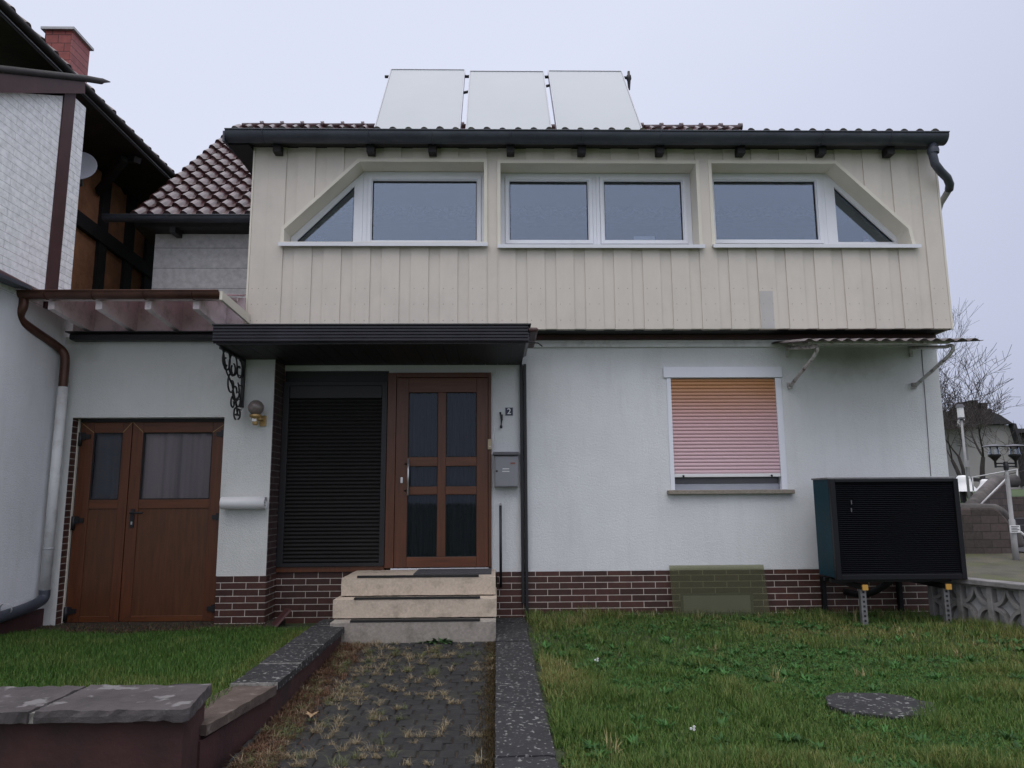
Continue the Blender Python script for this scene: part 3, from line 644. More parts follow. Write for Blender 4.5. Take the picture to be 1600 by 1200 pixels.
# downpipe at the right corner
dp = [aY(1457, 224, GY), aY(1457, 240, GY), aY(1461, 256, GY), aY(1470, 268, 7.58), aY(1480, 278, 7.63), aY(1484, 288, 7.70), aY(1483, 296, 7.77)]
dpo = MB().tube(dp, .045, 14).build('downpipe', M['zinc'], H)
MB().lathe(aY(1458, 236, GY), [(.058, -.03), (.062, 0), (.058, .03)], 14).build('collar', M['zinc'], dpo)
MB().tube([dp[-1]+Vector((0, .0, .0)), aY(1467, 318, 8.3)+Vector((.02, 0, 0)), aY(1463, 340, 8.9)], .036, 12).build('downpipe', M['lightgrey'], H)
# ---- shuttered window
t = MB().ring(rect(WX0-.045, WX1+.06, WZ0, WZ1), rect(WX0, WX1-.005, WZ0+.001, WZ1-.002), YW-.012, YW+.04).build('window', M['pvc'], H, .003)
t['label'] = 'ground floor window with half bleached roller shutter'
def slats(name, x0, x1, y, z0, z1, pitch, m, parent, depth=.010):
    b = MB(); n = int(round((z1-z0)/pitch)); P = []
    for i in range(n):
        zz = z0+(z1-z0)*i/n; p = (z1-z0)/n
        for q, d in ((0, .006), (.10, .0045), (.13, -.001), (.3, -depth*.8), (.5, -depth), (.75, -depth*.75), (.93, -.001), (.96, .006)):
            P.append((y+d, zz+p*q))
    P.append((y+.006, z1)); k = len(P)
    b._add([(x0, a, c) for a, c in P]+[(x1, a, c) for a, c in P]+[(x0, y+.02, z0), (x1, y+.02, z0), (x0, y+.02, z1), (x1, y+.02, z1)],
           [(i, k+i, k+i+1, i+1) for i in range(k-1)]+[(2*k, 2*k+1, 2*k+3, 2*k+2)]); return b.build(name, m, parent)
slats('roller_shutter', WX0+.001, WX1-.006, YW+.012, 1.52, WZ1-.004, .0398, M['shutter_pink'], t, depth=.0065)
bx('bottom_rail', M['white'], t, WX0+.002, WX1-.007, YW-.004, YW+.022, 1.484, 1.52, bevel=.004)
for px in (1068, 1206):
    p = aY(px, 742, YW-.02); MB().lathe((p.x, YW-.004, 1.50), [(.008, 0), (.010, .012), (.012, .02), (.0005, .022)], 10, (0, -1, -.3)).build('stopper', M['rubber'], t)
bx('inner_frame', M['alu'], t, WX0+.002, WX1-.006, YW+.06, YW+.09, WZ0, 1.41, bevel=.004)
bx('inner_sash', M['greymetal'], t, WX0+.002, WX1-.006, YW+.075, YW+.10, 1.412, 1.60)
bx('lintel_box', M['pvc'], t, 1.872, 3.21, YW-.026, YW-.0125, WZ1+.004, 2.712, bevel=.004)
bx('sill', M['sillstone'], t, 1.864, 3.25, YW-.07, YW+.10, 1.298, 1.343, bevel=.006)
# ---- entrance: dark roller shutter, door
SX0, SX1 = -2.325, -1.20
t = MB().ring(rect(-2.339, SX1+.002, .565, 2.55), rect(SX0+.055, SX1-.055, .60, 2.50), YW-.055, YW+.02).build('shuttered_window', M['black'], H, .003)
slats('roller_shutter', SX0+.056, SX1-.056, YW-.03, .60, 2.36, .0405, M['shutter_dark'], t)
MB().box(SX0+.056, SX1-.056, YW-.06, YW+.02, 2.361, 2.51).build('shutter_box', M['dark'], t, .01)
bx('bottom_rail', M['wood'], t, -2.339, SX1, YW-.035, YW+.02, .508, .562)
bx('backing', M['black'], H, -2.34, -1.2, YW+.025, YW+.06, .49, 2.68)
D0, D1 = -1.195, -.058; DZ0, DZ1 = .54, 2.65
fr = MB(); fr.box(D0, D0+.095, YW-.045, YW+.05, DZ0, DZ1); fr.box(D1-.03, D1, YW-.045, YW+.05, DZ0, DZ1); fr.box(D0+.095, D1-.03, YW-.045, YW+.05, DZ1-.055, DZ1)
dr = fr.build('door', M['wood'], H, .004); dr['label'] = 'oak effect front door with six glass panes'
lx0, lx1, lz0, lz1 = D0+.10, D1-.034, DZ0+.008, DZ1-.06
pn = [(-.963, -.640), (-.550, -.216)]; pzs = [(.655, 1.312), (1.398, 1.618), (1.716, 2.428)]
lv = MB()
for a, bb in ((lx0, pn[0][0]), (pn[1][1], lx1)): lv.box(a, bb, YW-.05, YW, lz0, lz1)
lv.box(pn[0][1], pn[1][0], YW-.049, YW, pzs[0][0], pzs[2][1])
lf = lv.build('door_leaf', M['wood'], dr, .004)
for z0, z1 in ((lz0, pzs[0][0]), (pzs[2][1], lz1)): bx('door_rail', M['woodx'], dr, pn[0][0]+.0005, pn[1][1]-.0005, YW-.0495, YW, z0, z1, bevel=.004)
for z0, z1 in ((pzs[0][1], pzs[1][0]), (pzs[1][1], pzs[2][0])):
    for a, bb in pn: bx('door_rail', M['woodx'], dr, a+.0005, bb-.0005, YW-.0485, YW, z0, z1, bevel=.004)
for a, bb in pn:
    for z0, z1 in pzs:
        bx('pane', M['glass_door'], dr, a-.003, bb+.003, YW-.030, YW-.024, z0-.003, z1+.003)
        MB().ring(rect(a, bb, z0, z1), rect(a+.007, bb-.007, z0+.007, z1-.007), YW-.042, YW-.031).build('seal', M['rubber'], dr)
def curtain(name, x0, x1, y, z0, z1, m, parent, folds=14, dep=.02):
    b = MB(); n = folds*8; rr = random.Random(int(x0*1000)); ph = [rr.uniform(-.5, .5) for _ in range(n+1)]
    P = [(x0+(x1-x0)*i/n, y+dep*math.sin(2*PI*folds*i/n+ph[i//8])+dep*.5*math.sin(5.3*i/n*folds/3)) for i in range(n+1)]
    b._add([(p[0], p[1], z0) for p in P]+[(p[0], p[1], z1) for p in P], [(i, i+1, n+2+i, n+1+i) for i in range(n)], True)
    return b.build(name, m, parent)
curtain('curtain', -1.0, -.18, YW+.03, .62, 2.45, M['curtain_d'], dr, 16, .016)
bx('backing', M['black'], dr, -1.1, -.07, YW+.08, YW+.1, .55, 2.6)
p0, p1 = aY(638, 716, YW-.10), aY(638, 774, YW-.10)
hb = MB().tube([(p0.x, YW-.10, p0.z), (p0.x, YW-.10, p1.z)], .0115, 12).build('handle', M['steel'], dr)
for z in (p0.z-.06, p1.z+.05): MB().tube([(p0.x, YW-.10, z), (p0.x-.04, YW-.045, z)], .009, 8).build('handle_mount', M['black'], dr)
kp = aY(627.5, 750, YW-.055)
bx('keyhole_plate', M['steel'], dr, kp.x-.014, kp.x+.014, YW-.058, YW-.049, kp.z-.035, kp.z+.03, bevel=.006)
bx('threshold', M['sill'], H, D0+.07, D1-.03, YW-.075, YW+.02, .527, .5395)
# ---- canopy
YA = 6.95
t = thing('canopy', 'flat dark brown entrance canopy with ribbed fascia over the front door', 'canopy', (-1.2, 7.5, 2.8))
cx0, cx1 = aY(333, 525, YA).x, aY(825, 525, YA).x
b = MB(); P = []
for i in range(5):
    z = 2.765+i*.031
    P += [(YA+.004, z), (YA-.012, z+.005), (YA-.014, z+.022), (YA+.004, z+.027)]
P = [(YA+.02, 2.75)]+P+[(YA+.0, 2.922), (YA+.02, 2.922)]
k = len(P)
b._add([(cx0, a, c) for a, c in P]+[(cx1, a, c) for a, c in P], [(i, (i+1) % k, k+(i+1) % k, k+i) for i in range(k)]+[tuple(range(k)), tuple(range(k, 2*k))])
b.build('fascia', M['rib'], t)
P2 = [(a-YA, c) for a, c in P]
for xx, sg in ((cx0, 1), (cx1, -1)):
    b = MB(); b._add([(xx+sg*d, YA+.021, c) for d, c in P2]+[(xx+sg*d, YC-.016, c) for d, c in P2], [(i, (i+1) % k, k+(i+1) % k, k+i) for i in range(k)]+[tuple(range(k)), tuple(range(k, 2*k))]); b.build('side_fascia', M['rib'], t)
b = MB(); n = 22
for i in range(n):
    xa = cx0+.022+(cx1-cx0-.044)*i/n; xb = cx0+.022+(cx1-cx0-.044)*(i+1)/n
    yb = YC-.002 if xb < -2.349 else YW-.002
    b.box(xa+.002, xb-.002, YA+.022, yb, 2.742, 2.7535)
b.build('soffit_boards', M['soffit'], t)
bx('deck', M['dark'], t, cx0+.022, cx1-.022, YA+.021, YC-.018, 2.754, 2.915); bx('deck', M['dark'], t, -2.345, cx1-.022, YC-.0179, YW-.001, 2.754, 2.90)
bx('flashing', M['black'], t, cx0-.01, cx1+.03, YA-.02, YC-.017, 2.9225, 2.935)
b = MB(); b.box(cx1+.002, cx1+.10, YA-.01, YC-.02, 2.855, 2.90); b.build('gutter_end', M['redbrown'], t, .02)
cp = [aY(822, 534, 6.97), aY(832, 535, 7.0), aY(841, 536, 7.05), aY(847, 541, 7.1)]; MB().tube(cp, .007, 6).build('cable', M['black'], t)
# corner posts of the canopy on its right side
b = MB(); b.box(.262, .298, YW-.055, YW-.012, .17, 2.74); b.box(.303, .334, YW-.075, YW-.012, .03, 2.74); 
tag(b.build('trellis_post', M['black'], None, .004), 'tall black double post on the wall right of the mailbox, reaching from canopy to plinth', 'post')
# scrolled bracket
t = thing('scroll_bracket', 'black wrought iron scroll bracket under left end of the canopy', 'bracket', (-2.62, 7.6, 2.5))
XB = aY(379, 600, YC-.03).x
bx('upright', M['black'], t, XB-.016, XB+.016, YC-.045, YC-.003, aY(379, 637, YC).z, 2.74)
bx('top_bar', M['black'], t, XB-.012, XB+.012, YA+.1, YC-.046, 2.715, 2.74)
def scroll(c, r, a0, turns, sgn=1, n=26):
    P = []
    for i in range(n+1):
        f = i/n; a = a0+sgn*turns*2*PI*f; q = r*(1-.72*f); P.append((XB, c[0]+q*math.cos(a), c[1]+q*math.sin(a)))
    return P
b = MB()
SC = [((7.22, 2.62), .105, PI/2, .95, -1), ((7.22, 2.62), .105, PI/2, .6, 1), ((7.42, 2.60), .115, PI/2, .95, 1), ((7.42, 2.60), .115, PI/2, .8, -1), ((7.60, 2.60), .09, PI/2, 1.1, -1),
      ((7.40, 2.42), .10, PI/2, 1.05, 1), ((7.52, 2.36), .10, PI/3, 1.2, -1), ((7.47, 2.24), .06, PI/2, .9, 1), ((7.60, 2.28), .075, PI/2, 1., -1), ((7.57, 2.155), .058, -PI/2, 1.1, -1), ((7.64, 2.155), .05, -PI/2, 1.1, 1)]
for c, r, a0, tr, sg in SC: b.tube(scroll(c, r*1.22, a0, tr, sg), .009, 6)
b.tube([(XB, 7.12, 2.72), (XB, 7.25, 2.52), (XB, 7.42, 2.42), (XB, 7.55, 2.25), (XB, 7.62, 2.14)], .009, 6)
for z in (2.55, 2.45, 2.3, 2.2): b.tube([(XB, 7.6, z), (XB, YC-.03, z)], .006, 6)
b.build('scrollwork', M['black'], t)
# ---- steps
t = thing('entrance_steps', 'three beige terrazzo steps with black grip strips up to the front door', 'steps', (-.75, 7.3, 0))
SXL, SXR = -1.485, -.012
rough(bx('step', M['granite'], t, SXL+.01, SXR, 7.22, YW-.078, .363, .527), 10, .0025); bx('step_shadow_core', M['rubber'], t, SXL+.04, SXR-.02, 7.25, 8.0, .2, .37)  # core coloured black so the gap under the tread reads as shadow
rough(bx('step', M['granite'], t, SXL-.02, SXR+.01, 7.02, 7.9, .189, .352), 10, .0025); bx('step_shadow_core', M['rubber'], t, SXL+.02, SXR-.02, 7.05, 7.8, .0, .2)
bx('step', M['granite_low'], t, -1.49, SXR+.003, 6.85, 7.6, -.1, .178, bevel=.006)
for (z, y, xl, xr) in ((.527, 7.235, aY(558, 902, 7.22).x, aY(748, 902, 7.22).x), (.352, 7.035, aY(553, 936, 7.02).x, aY(750, 936, 7.02).x), (.178, 6.865, aY(547, 973, 6.85).x, aY(750, 973, 6.85).x)):
    MB().box(xl, xr, y-.019, y+.045, z+.002, z+.017).build('grip_strip', M['rubber'], t)
o = MB().box(aY(650, 896, 7.7).x, aY(768, 896, 7.7).x, 7.45, 7.98, .528, .538).build('doormat', M['mat_grey']); tag(o, 'flat dark grey doormat on the top step at the front door', 'doormat')

# ------------------------------------------------------------ garage doors
YG = YC+.13
t = thing('garage_door', 'double leaf oak effect garage door with narrow left and wide right leaf', 'door', ((GX0+GX1)/2, YG, 0))
xm = (aY(208, 660, YG).x+aY(184, 976, YG).x)/2
bx('frame', M['dark'], t, GX0+.015, GX1-.002, YG+.0, YG+.05, GZ1-.035, GZ1-.002)
def leaf(x0, x1, g0, g1, gz0, gz1, pz0, pz1, nm):
    z0, z1 = .045, GZ1-.038
    l = MB(); l.box(x0, g0, YG, YG+.05, z0, z1); l.box(g1, x1, YG, YG+.05, z0, z1)
    lo = l.build('leaf', M['wood'], t, .004)
    l = MB(); l.box(g0+.0005, g1-.0005, YG+.0006, YG+.05, gz1, z1); l.box(g0+.0005, g1-.0005, YG+.0006, YG+.05, pz1, gz0); l.box(g0+.0005, g1-.0005, YG+.0006, YG+.05, z0, pz0)
    l.build('rail', M['woodx'], lo, .004)
    bx('lower_panel', M['wood_panel'], lo, g0+.0005, g1-.0005, YG+.012, YG+.04, pz0, pz1)
    bx('pane', M['glass_garage'], lo, g0+.0005, g1-.0005, YG+.02, YG+.026, gz0, gz1)
    MB().ring(rect(g0+.001, g1-.001, gz0, gz1), rect(g0+.012, g1-.012, gz0+.012, gz1-.012), YG+.01, YG+.019).build('seal', M['rubber'], lo)
    for xa, xb in ((x0, g0), (x1, g1)):
        MB().beam((xa, YG-.0006, z1), (xb, YG-.0006, gz1), .004, .0016, (0, 1, 0)).build('mitre_joint', M['brass'], lo)
        MB().beam((xa, YG-.0006, z0), (xb, YG-.0006, pz0), .003, .0016, (0, 1, 0)).build('mitre_joint', M['dark'], lo)
    return lo
q = lambda px, py: aY(px, py, YG)
gz1 = q(180, 676).z; gz0 = q(180, 781).z; pz1_ = q(180, 795).z; pz0_ = q(180, 963).z
lA = leaf(GX0+.02, xm-.004, (q(146, 680).x+q(139, 780).x)/2, (q(192, 680).x+q(184, 780).x)/2, gz0, gz1, pz0_, pz1_, 'l')
lB = leaf(xm+.004, GX1-.01, (q(223.5, 680).x+q(217, 780).x)/2, (q(332, 680).x+q(327, 780).x)/2, gz0, gz1, pz0_, pz1_, 'r')
curtain('curtain', q(150, 700).x-.1, q(190, 700).x+.1, YG+.06, gz0-.02, gz1+.02, M['curtain_d'], t, 3, .012)
curtain('curtain', q(223, 700).x-.1, q(332, 700).x+.1, YG+.06, gz0-.02, gz1+.02, M['curtain'], t, 5, .018)
bx('backing', M['black'], t, GX0, GX1, YG+.22, YG+.24, 0, GZ1)
for px, py, s in ((128, 684, 1), (119, 815, 1), (106, 957, 1), (343, 680, -1), (337, 810, -1), (327, 953, -1)):
    p = aY(px, py, YG-.01); xe = GX0+.03 if s == 1 else GX1-.02
    b = MB(); b.box(min(xe-s*.015, xe+s*.10), max(xe-s*.015, xe+s*.10), YG-.014, YG-.001, p.z-.01, p.z+.035); b.tube([(xe, YG-.016, p.z-.085), (xe, YG-.016, p.z+.055)], .019, 10); b.box(min(xe, xe+s*.055), max(xe, xe+s*.055), YG-.018, YG-.0145, p.z-.02, p.z+.055)
    b.build('hinge', M['black'], t)
p = aY(205, 806, YG-.03)
b = MB(); b.box(p.x-.02, p.x+.02, YG-.012, YG-.001, p.z-.12, p.z+.07); b.tube([(p.x, YG-.012, p.z+.03), (p.x, YG-.06, p.z+.03), (p.x+.13, YG-.062, p.z+.03)], .011, 8)
ho = b.build('handle', M['black'], lB, .003); bx('lock_cylinder', M['steel'], lB, p.x-.008, p.x+.008, YG-.016, YG-.0125, p.z-.09, p.z-.06)
# dirt strip below the doors
struct(MB().hexa([(-4.6, 7.35, -.05), (-2.2, 7.5, -.05), (-2.2, 8.0, -.05), (-4.6, 8.0, -.05), (-4.6, 7.35, .03), (-2.2, 7.5, .03), (-2.2, 8.0, .045), (-4.6, 8.0, .045)]).build('soil_strip', M['soil']))

# ------------------------------------------------------------ things on the walls
p = aY(400, 637, YC-.13)
t = thing('wall_lamp', 'outdoor wall lamp with smoky glass globe on a yellow bracket left of the dark shutter', 'lamp', (p.x, YC, p.z))
MB().lathe((p.x, YC-.13, p.z), [(.0005, .08), (.03, .075), (.058, .056), (.076, .027), (.08, 0), (.075, -.03), (.056, -.057), (.035, -.071)], 24).build('globe', M['globe'], t)
b = MB(); b.lathe((p.x, YC-.13, p.z-.072), [(.058, -.0), (.062, -.02), (.045, -.035), (.03, -.055), (.03, -.10), (.018, -.11), (.0005, -.11)], 18)
b.box(p.x-.02, p.x+.055, YC-.13, YC-.02, p.z-.125, p.z-.10); b.box(p.x+.01, p.x+.075, YC-.02, YC-.001, p.z-.18, p.z-.07); b.build('bracket', M['brass'], t, .003)
bx('tube_holder', M['white'], t, p.x-.022, p.x+.02, YC-.165, YC-.155, p.z-.145, p.z-.105)
# newspaper tube
a = aY(345, 786, YC-.10); c = aY(414, 786, YC-.10); r = .062
t = thing('newspaper_tube', 'white plastic newspaper tube mounted sideways beside garage door', 'newspaper tube', ((a.x+c.x)/2, YC, a.z))
b = MB(); b.lathe((a.x, YC-.075, a.z), [(r, 0), (r, c.x-a.x), (r-.006, c.x-a.x), (r-.006, .02)], 24, (1, 0, 0)); b.lathe((a.x, YC-.075, a.z), [(.0005, 0), (r, 0)], 24, (1, 0, 0)); b.build('tube', M['white'], t)
b = MB(); P = [(c.x-.004, YC-.075+(r-.012-.02*i/14)*math.cos(.5+i*.36), a.z+(r-.012-.02*i/14)*math.sin(.5+i*.36)) for i in range(15)]; b.tube(P, .003, 5); b.build('rolled_paper', M['lightgrey'], t)
bx('mount', M['lightgrey'], t, c.x-.06, c.x-.02, YC-.02, YC-.001, a.z-.03, a.z+.03)
# mailbox
m0, m1 = aY(771, 711, YW-.15), aY(811, 761, YW-.15)
t = thing('mailbox', 'grey metal letterbox with dark lid on narrow wall right of the front door', 'mailbox', ((m0.x+m1.x)/2, YW, m0.z))
bx('body', M['mailbox'], t, m0.x+.008, m1.x-.006, YW-.13, YW-.001, m1.z, m0.z-.006, bevel=.006)
fx = bx('flap', M['mailbox'], t, m0.x+.022, m1.x-.02, YW-.14, YW-.1305, m1.z+.012, m0.z-.02, bevel=.002)
bx('lid', M['greymetal'], t, m0.x-.004, m1.x+.004, YW-.165, YW-.001, m0.z-.004, m0.z+.034, bevel=.008)
lb = aY(802, 724, YW-.142); bx('name_plate', M['redlabel'], fx, lb.x-.03, lb.x+.022, YW-.144, YW-.1405, lb.z-.008, lb.z+.01)
for i, (pw_, zz) in enumerate(((.042, 732.5), (.046, 736.5))):
    q_ = aY(791, zz, YW-.142); bx('sticker', M['white'], fx, q_.x-pw_*.95, q_.x+pw_*.75, YW-.1432, YW-.1405, q_.z-.0045, q_.z+.0045)
q_ = aY(775.5, 736, YW-.142); MB().lathe((q_.x+.006, YW-.1405, q_.z), [(.011, 0), (.010, .005), (.0005, .006)], 12, (0, -1, 0)).build('lock', M['black'], fx)
# house number
p = aY(795.5, 643, YW-.01)
t = thing('house_number', 'small dark blue enamel house number plate reading 2', 'sign', (p.x, YW, p.z))
bx('plate_rim', M['alu'], t, p.x-.046, p.x+.046, YW-.008, YW-.001, p.z-.047, p.z+.047, bevel=.004)
bx('plate', M['signblue'], t, p.x-.040, p.x+.040, YW-.011, YW-.0081, p.z-.041, p.z+.041, bevel=.002)
fc = bpy.data.curves.new('number_two', 'FONT'); fc.body = '2'; fc.size = .088; fc.extrude = .0015; fc.offset = .0012; fc.align_x = 'CENTER'; fc.align_y = 'CENTER'
fo = bpy.data.objects.new('tmp', fc); C.objects.link(fo); bpy.context.view_layer.update()
me = bpy.data.meshes.new_from_object(fo.evaluated_get(bpy.context.evaluated_depsgraph_get())); C.objects.unlink(fo)
me.materials.clear(); me.materials.append(M['white']); no = bpy.data.objects.new('numeral', me); C.objects.link(no); no.parent = t; no.rotation_euler = (PI/2, 0, 0); no.location = (0, -.0125, 0)
p = aY(783, 657, YW-.02)
b = MB(); b.tube([(p.x-.008, YW-.012, p.z+.085), (p.x, YW-.02, p.z+.05), (p.x+.004, YW-.025, p.z+.0), (p.x, YW-.02, p.z-.05)], [.006, .010, .009, .005], 8); b.lathe((p.x, YW-.02, p.z-.07), [(.0005, -.018), (.013, -.012), (.016, 0), (.012, .014), (.004, .02)], 12); b.lathe((p.x-.008, YW-.001, p.z+.085), [(.012, 0), (.010, .012), (.0005, .014)], 10, (0, -1, 0))
b.box(p.x+.004, p.x+.018, YW-.03, YW-.018, p.z+.0, p.z+.065)
tag(b.build('door_knocker', M['black']), 'small black iron ornament hanging left of the house number', 'knocker')
p = aY(765.5, 694.5, YW-.06)
t = thing('doorbell', 'cream intercom box at the right edge of the door frame', 'doorbell', (p.x, YW-.05, p.z))
bx('housing', M['cream_pl'], t, p.x-.024, p.x+.022, YW-.075, YW-.0505, p.z-.055, p.z+.058, bevel=.005)
MB().lathe((p.x, YW-.075, p.z-.025), [(.009, 0), (.008, .004), (.0005, .005)], 10, (0, -1, 0)).build('button', M['whitepaint'], t)
# grab pole
a = aY(782, 790, YW-.09); c = aY(784, 918, YW-.09)
t = thing('handrail', 'thin black upright grab rail below the mailbox', 'handrail', (a.x, YW, c.z))
MB().tube([(a.x, YW-.09, a.z), (a.x, YW-.09, c.z)], .0145, 10).build('rail', M['black'], t)
b = MB(); b.tube([(a.x, YW-.09, a.z), (a.x, YW-.03, a.z+.02), (a.x, YW-.001, a.z+.02)], .010, 8); b.tube([(a.x, YW-.09, c.z+.03), (a.x, YW-.012, c.z+.03)], .010, 8); b.build('mount', M['steel'], t)
# thin cable right of the window
MBc = MB().tube([aY(1440, 546, YW-.005), aY(1447, 640, YW-.005), aY(1454.5, 744, YW-.005)], .0035, 5, smooth=False)
tag(MBc.build('cable', M['greymetal']), 'thin grey cable running down the white wall near its right corner', 'cable')
# leaning tile at the corner
b = MB(); q0 = aZ(425, 976, .03); b.hexa([(q0.x-.02, 7.72, .02), (q0.x+.05, 7.60, .02), (q0.x+.08, 7.62, .02), (q0.x+.01, 7.74, .02), (q0.x+.07, 7.90, .16), (q0.x+.14, 7.80, .16), (q0.x+.17, 7.82, .16), (q0.x+.10, 7.92, .16)])
tag(b.build('loose_tile', M['redbrown'], None, .003), 'loose brown tile leaning against plinth beneath the dark shutter', 'tile')

# ------------------------------------------------------------ acrylic cover and cellar window
a0, a1 = aY(1063, 927, YW-.02), aY(1178, 955, YW-.02)
t = MB().ring(rect(a0.x, a1.x, .03, a0.z), rect(a0.x+.03, a1.x-.03, .05, a0.z-.025), YW-.022, YW-.009).build('cellar_window', M['greymetal'], H)
MB().box(a0.x+.03, a1.x-.03, YW-.016, YW-.0095, .05, a0.z-.025).build('pane', M['dish'], t)
c0 = aY(1045.5, 884, YW-.03); c1 = aY(1193, 884, YW-.03)
b = MB(); y0, y1 = YW-.15, YW-.03
b.hexa([(c0.x, y0, .02), (c1.x, y0, .02), (c1.x, y0+.008, .02), (c0.x, y0+.008, .02), (c0.x, y1, .545), (c1.x, y1, .545), (c1.x, y1+.008, .545), (c0.x, y1+.008, .545)])
t = b.build('acrylic_sheet', M['acrylic']); tag(t, 'greenish clear plastic sheet leaning over cellar window in the brick plinth', 'plastic sheet')

# ------------------------------------------------------------ solar collectors
YB, YT = 8.35, 9.95
tl = aY(600, 110, YT); zt_ = tl.z; vb = aY(650, 207, 8.6); sl_ = (zt_-vb.z)/(YT-8.6); zb_ = vb.z-sl_*(8.6-YB)
nrm = Vector((0, -(zt_-zb_), YT-YB)).normalized()
PX = [(-1.525, -.44, .02), (-.375, .715, -.0), (.775, 1.865, .012)]
lab = ['leftmost pale solar collector tilted on the roof edge', 'middle pale solar collector between its two neighbours on the roof', 'rightmost pale solar collector beside the vent valve on the roof']
for (x0, x1, dz), lbx in zip(PX, lab):
    t = thing('solar_collector', lbx, 'solar panel', ((x0+x1)/2, YB, zb_), 'tilted solar collectors on the roof')
    A, B_ = Vector((0, YB, zb_)), Vector((0, YT, zt_+dz))
    def slab(x0, x1, s0, s1, h0, h1):
        P = []
        for h in (h0, h1):
            for xx, ss in ((x0, s0), (x1, s0), (x1, s1), (x0, s1)):
                q2 = A+(B_-A)*ss+nrm*h; P.append((xx, q2.y, q2.z))
        return P
    MB().hexa(slab(x0+.015, x1-.015, .006, .992, -.07, .0)).build('absorber', M['collector'], t)
    b = MB(); b.hexa(slab(x0, x0+.0145, 0, 1, -.08, .008)); b.hexa(slab(x1-.0145, x1, 0, 1, -.08, .008)); b.hexa(slab(x0+.0146, x1-.0146, .993, 1, -.08, .008)); b.hexa(slab(x0+.0146, x1-.0146, 0, .0055, -.08, .008))
    b.build('frame', M['alu'], t)
    b = MB()
    for xx in (x0+.15, x1-.15):
        q2 = A+(B_-A)*.9-nrm*.08; b.beam((xx, q2.y, q2.z), (xx, q2.y+.15, 5.5), .03, .03); b.beam((xx, YB, zb_-.06), (xx, q2.y+.15, 5.55), .03, .03)
    b.build('support', M['galv'], t)
t = thing('collector_pipework', 'dark pipe stubs joining the three solar collectors, with a vent valve at the right end', 'pipe', (.2, YT, zt_))
dirv = (Vector((0, YT, zt_))-Vector((0, YB, zb_)))
def onp(x, s, h=-.04): q2 = Vector((0, YB, zb_))+dirv*s+nrm*h; return (x, q2.y, q2.z)
for xa, xb, s in ((-1.60, -1.525, .945), (-.44, -.375, .955), (.715, .775, .955), (1.865, 1.96, .95)): MB().tube([onp(xa, s), onp(xb, s)], .022, 8).build('pipe_joint', M['black'], t)
for xa, xb, s in ((-.45, -.36, .72), (.71, .79, .82)): MB().tube([onp(xa, s-.01), onp(xb, s+.01)], .02, 8).build('pipe_joint', M['black'], t)
v0 = Vector(onp(1.955, .95)); MB().lathe(v0, [(.014, -.19), (.02, -.12), (.026, -.05), (.038, -.02), (.034, .03), (.02, .05), (.018, .10), (.0005, .11)], 12).build('vent_valve', M['black'], t)

# ------------------------------------------------------------ pergola roof over the garage forecourt
YP = 6.98; zP = 3.215
t = thing('lean_to_roof', 'open rafter lean-to with brown gutter and rosy corrugated sheets above garage door', 'lean-to', (-3.7, 7.4, 3.2))
xg0, xg1 = aY(5, 462, YP-.05).x, aY(343, 462, YP-.05).x
gutter('gutter', xg0, xg1, YP-.02, zP+.035, .062, M['copper'], t)
for px in (67, 141, 222, 298):
    x = aY(px, 462, YP-.08).x; b = MB(); b.tube([(x, YP-.084, zP+.045)]+[(x, YP-.02+math.cos(PI+PI*k/8)*.065, zP+.035+math.sin(PI+PI*k/8)*.065) for k in range(9)], .006, 5); b.build('gutter_bracket', M['copper'], t)
for px in (81, 155, 232, 307):
    x = aY(px, 477, YP+.06).x
    MB().hexa([(x-.032, YP+.05, 3.105), (x+.032, YP+.05, 3.105), (x+.032, YC-.002, 3.04), (x-.032, YC-.002, 3.04), (x-.032, YP+.05, 3.19), (x+.032, YP+.05, 3.19), (x+.032, YC-.002, 3.39), (x-.032, YC-.002, 3.39)]).build('rafter', M['pinkwood'], t, .004)
for yy in (YP+.09, YP+.33, YP+.57): 
    z = 3.185+(yy-YP)*.27; bx('batten', M['pinkwood'], t, xg0+.05, -2.72, yy, yy+.045, z+.0, z+.028)
def corrug(name, x0, x1, y0, z0, y1, z1, m, parent, pitch=.076, amp=.009, th=.002):
    n = int((x1-x0)/pitch*8); b = MB()
    vs = []
    for (yy, zz) in ((y0, z0), (y1, z1)):
        for q2 in (0, th):
            vs += [(x0+(x1-x0)*i/n, yy, zz+q2+amp*math.sin(2*PI*(x0+(x1-x0)*i/n)/pitch)) for i in range(n+1)]
    k = n+1
    b._add(vs, [(i, i+1, 2*k+i+1, 2*k+i) for i in range(n)]+[(k+i, 3*k+i, 3*k+i+1, k+i+1) for i in range(n)]+[(i, k+i, k+i+1, i+1) for i in range(n)]+[(2*k+i, 2*k+i+1, 3*k+i+1, 3*k+i) for i in range(n)], True)
    return b.build(name, m, parent)
corrug('roof_sheet', xg0, -2.70, YP-.02, 3.235, YC+.1, 3.475, M['rose_sheet'], t)
pa, pb_ = aY(346, 464, YP-.05), aY(389, 496, YC-.03)
MB().hexa([(xg1+.004, YP-.06, 3.17), (xg1+.03, YP-.06, 3.17), (xg1+.03, YC-.02, 3.13), (xg1+.004, YC-.02, 3.13), (xg1+.004, YP-.06, 3.255), (xg1+.03, YP-.06, 3.255), (xg1+.03, YC-.02, 3.225), (xg1+.004, YC-.02, 3.225)]).build('barge_board', M['cream_trim'], t)
bx('wall_plate', M['pinkwood'], t, -4.50, -2.70, YC+.001, YC+.04, 3.035, 3.42)
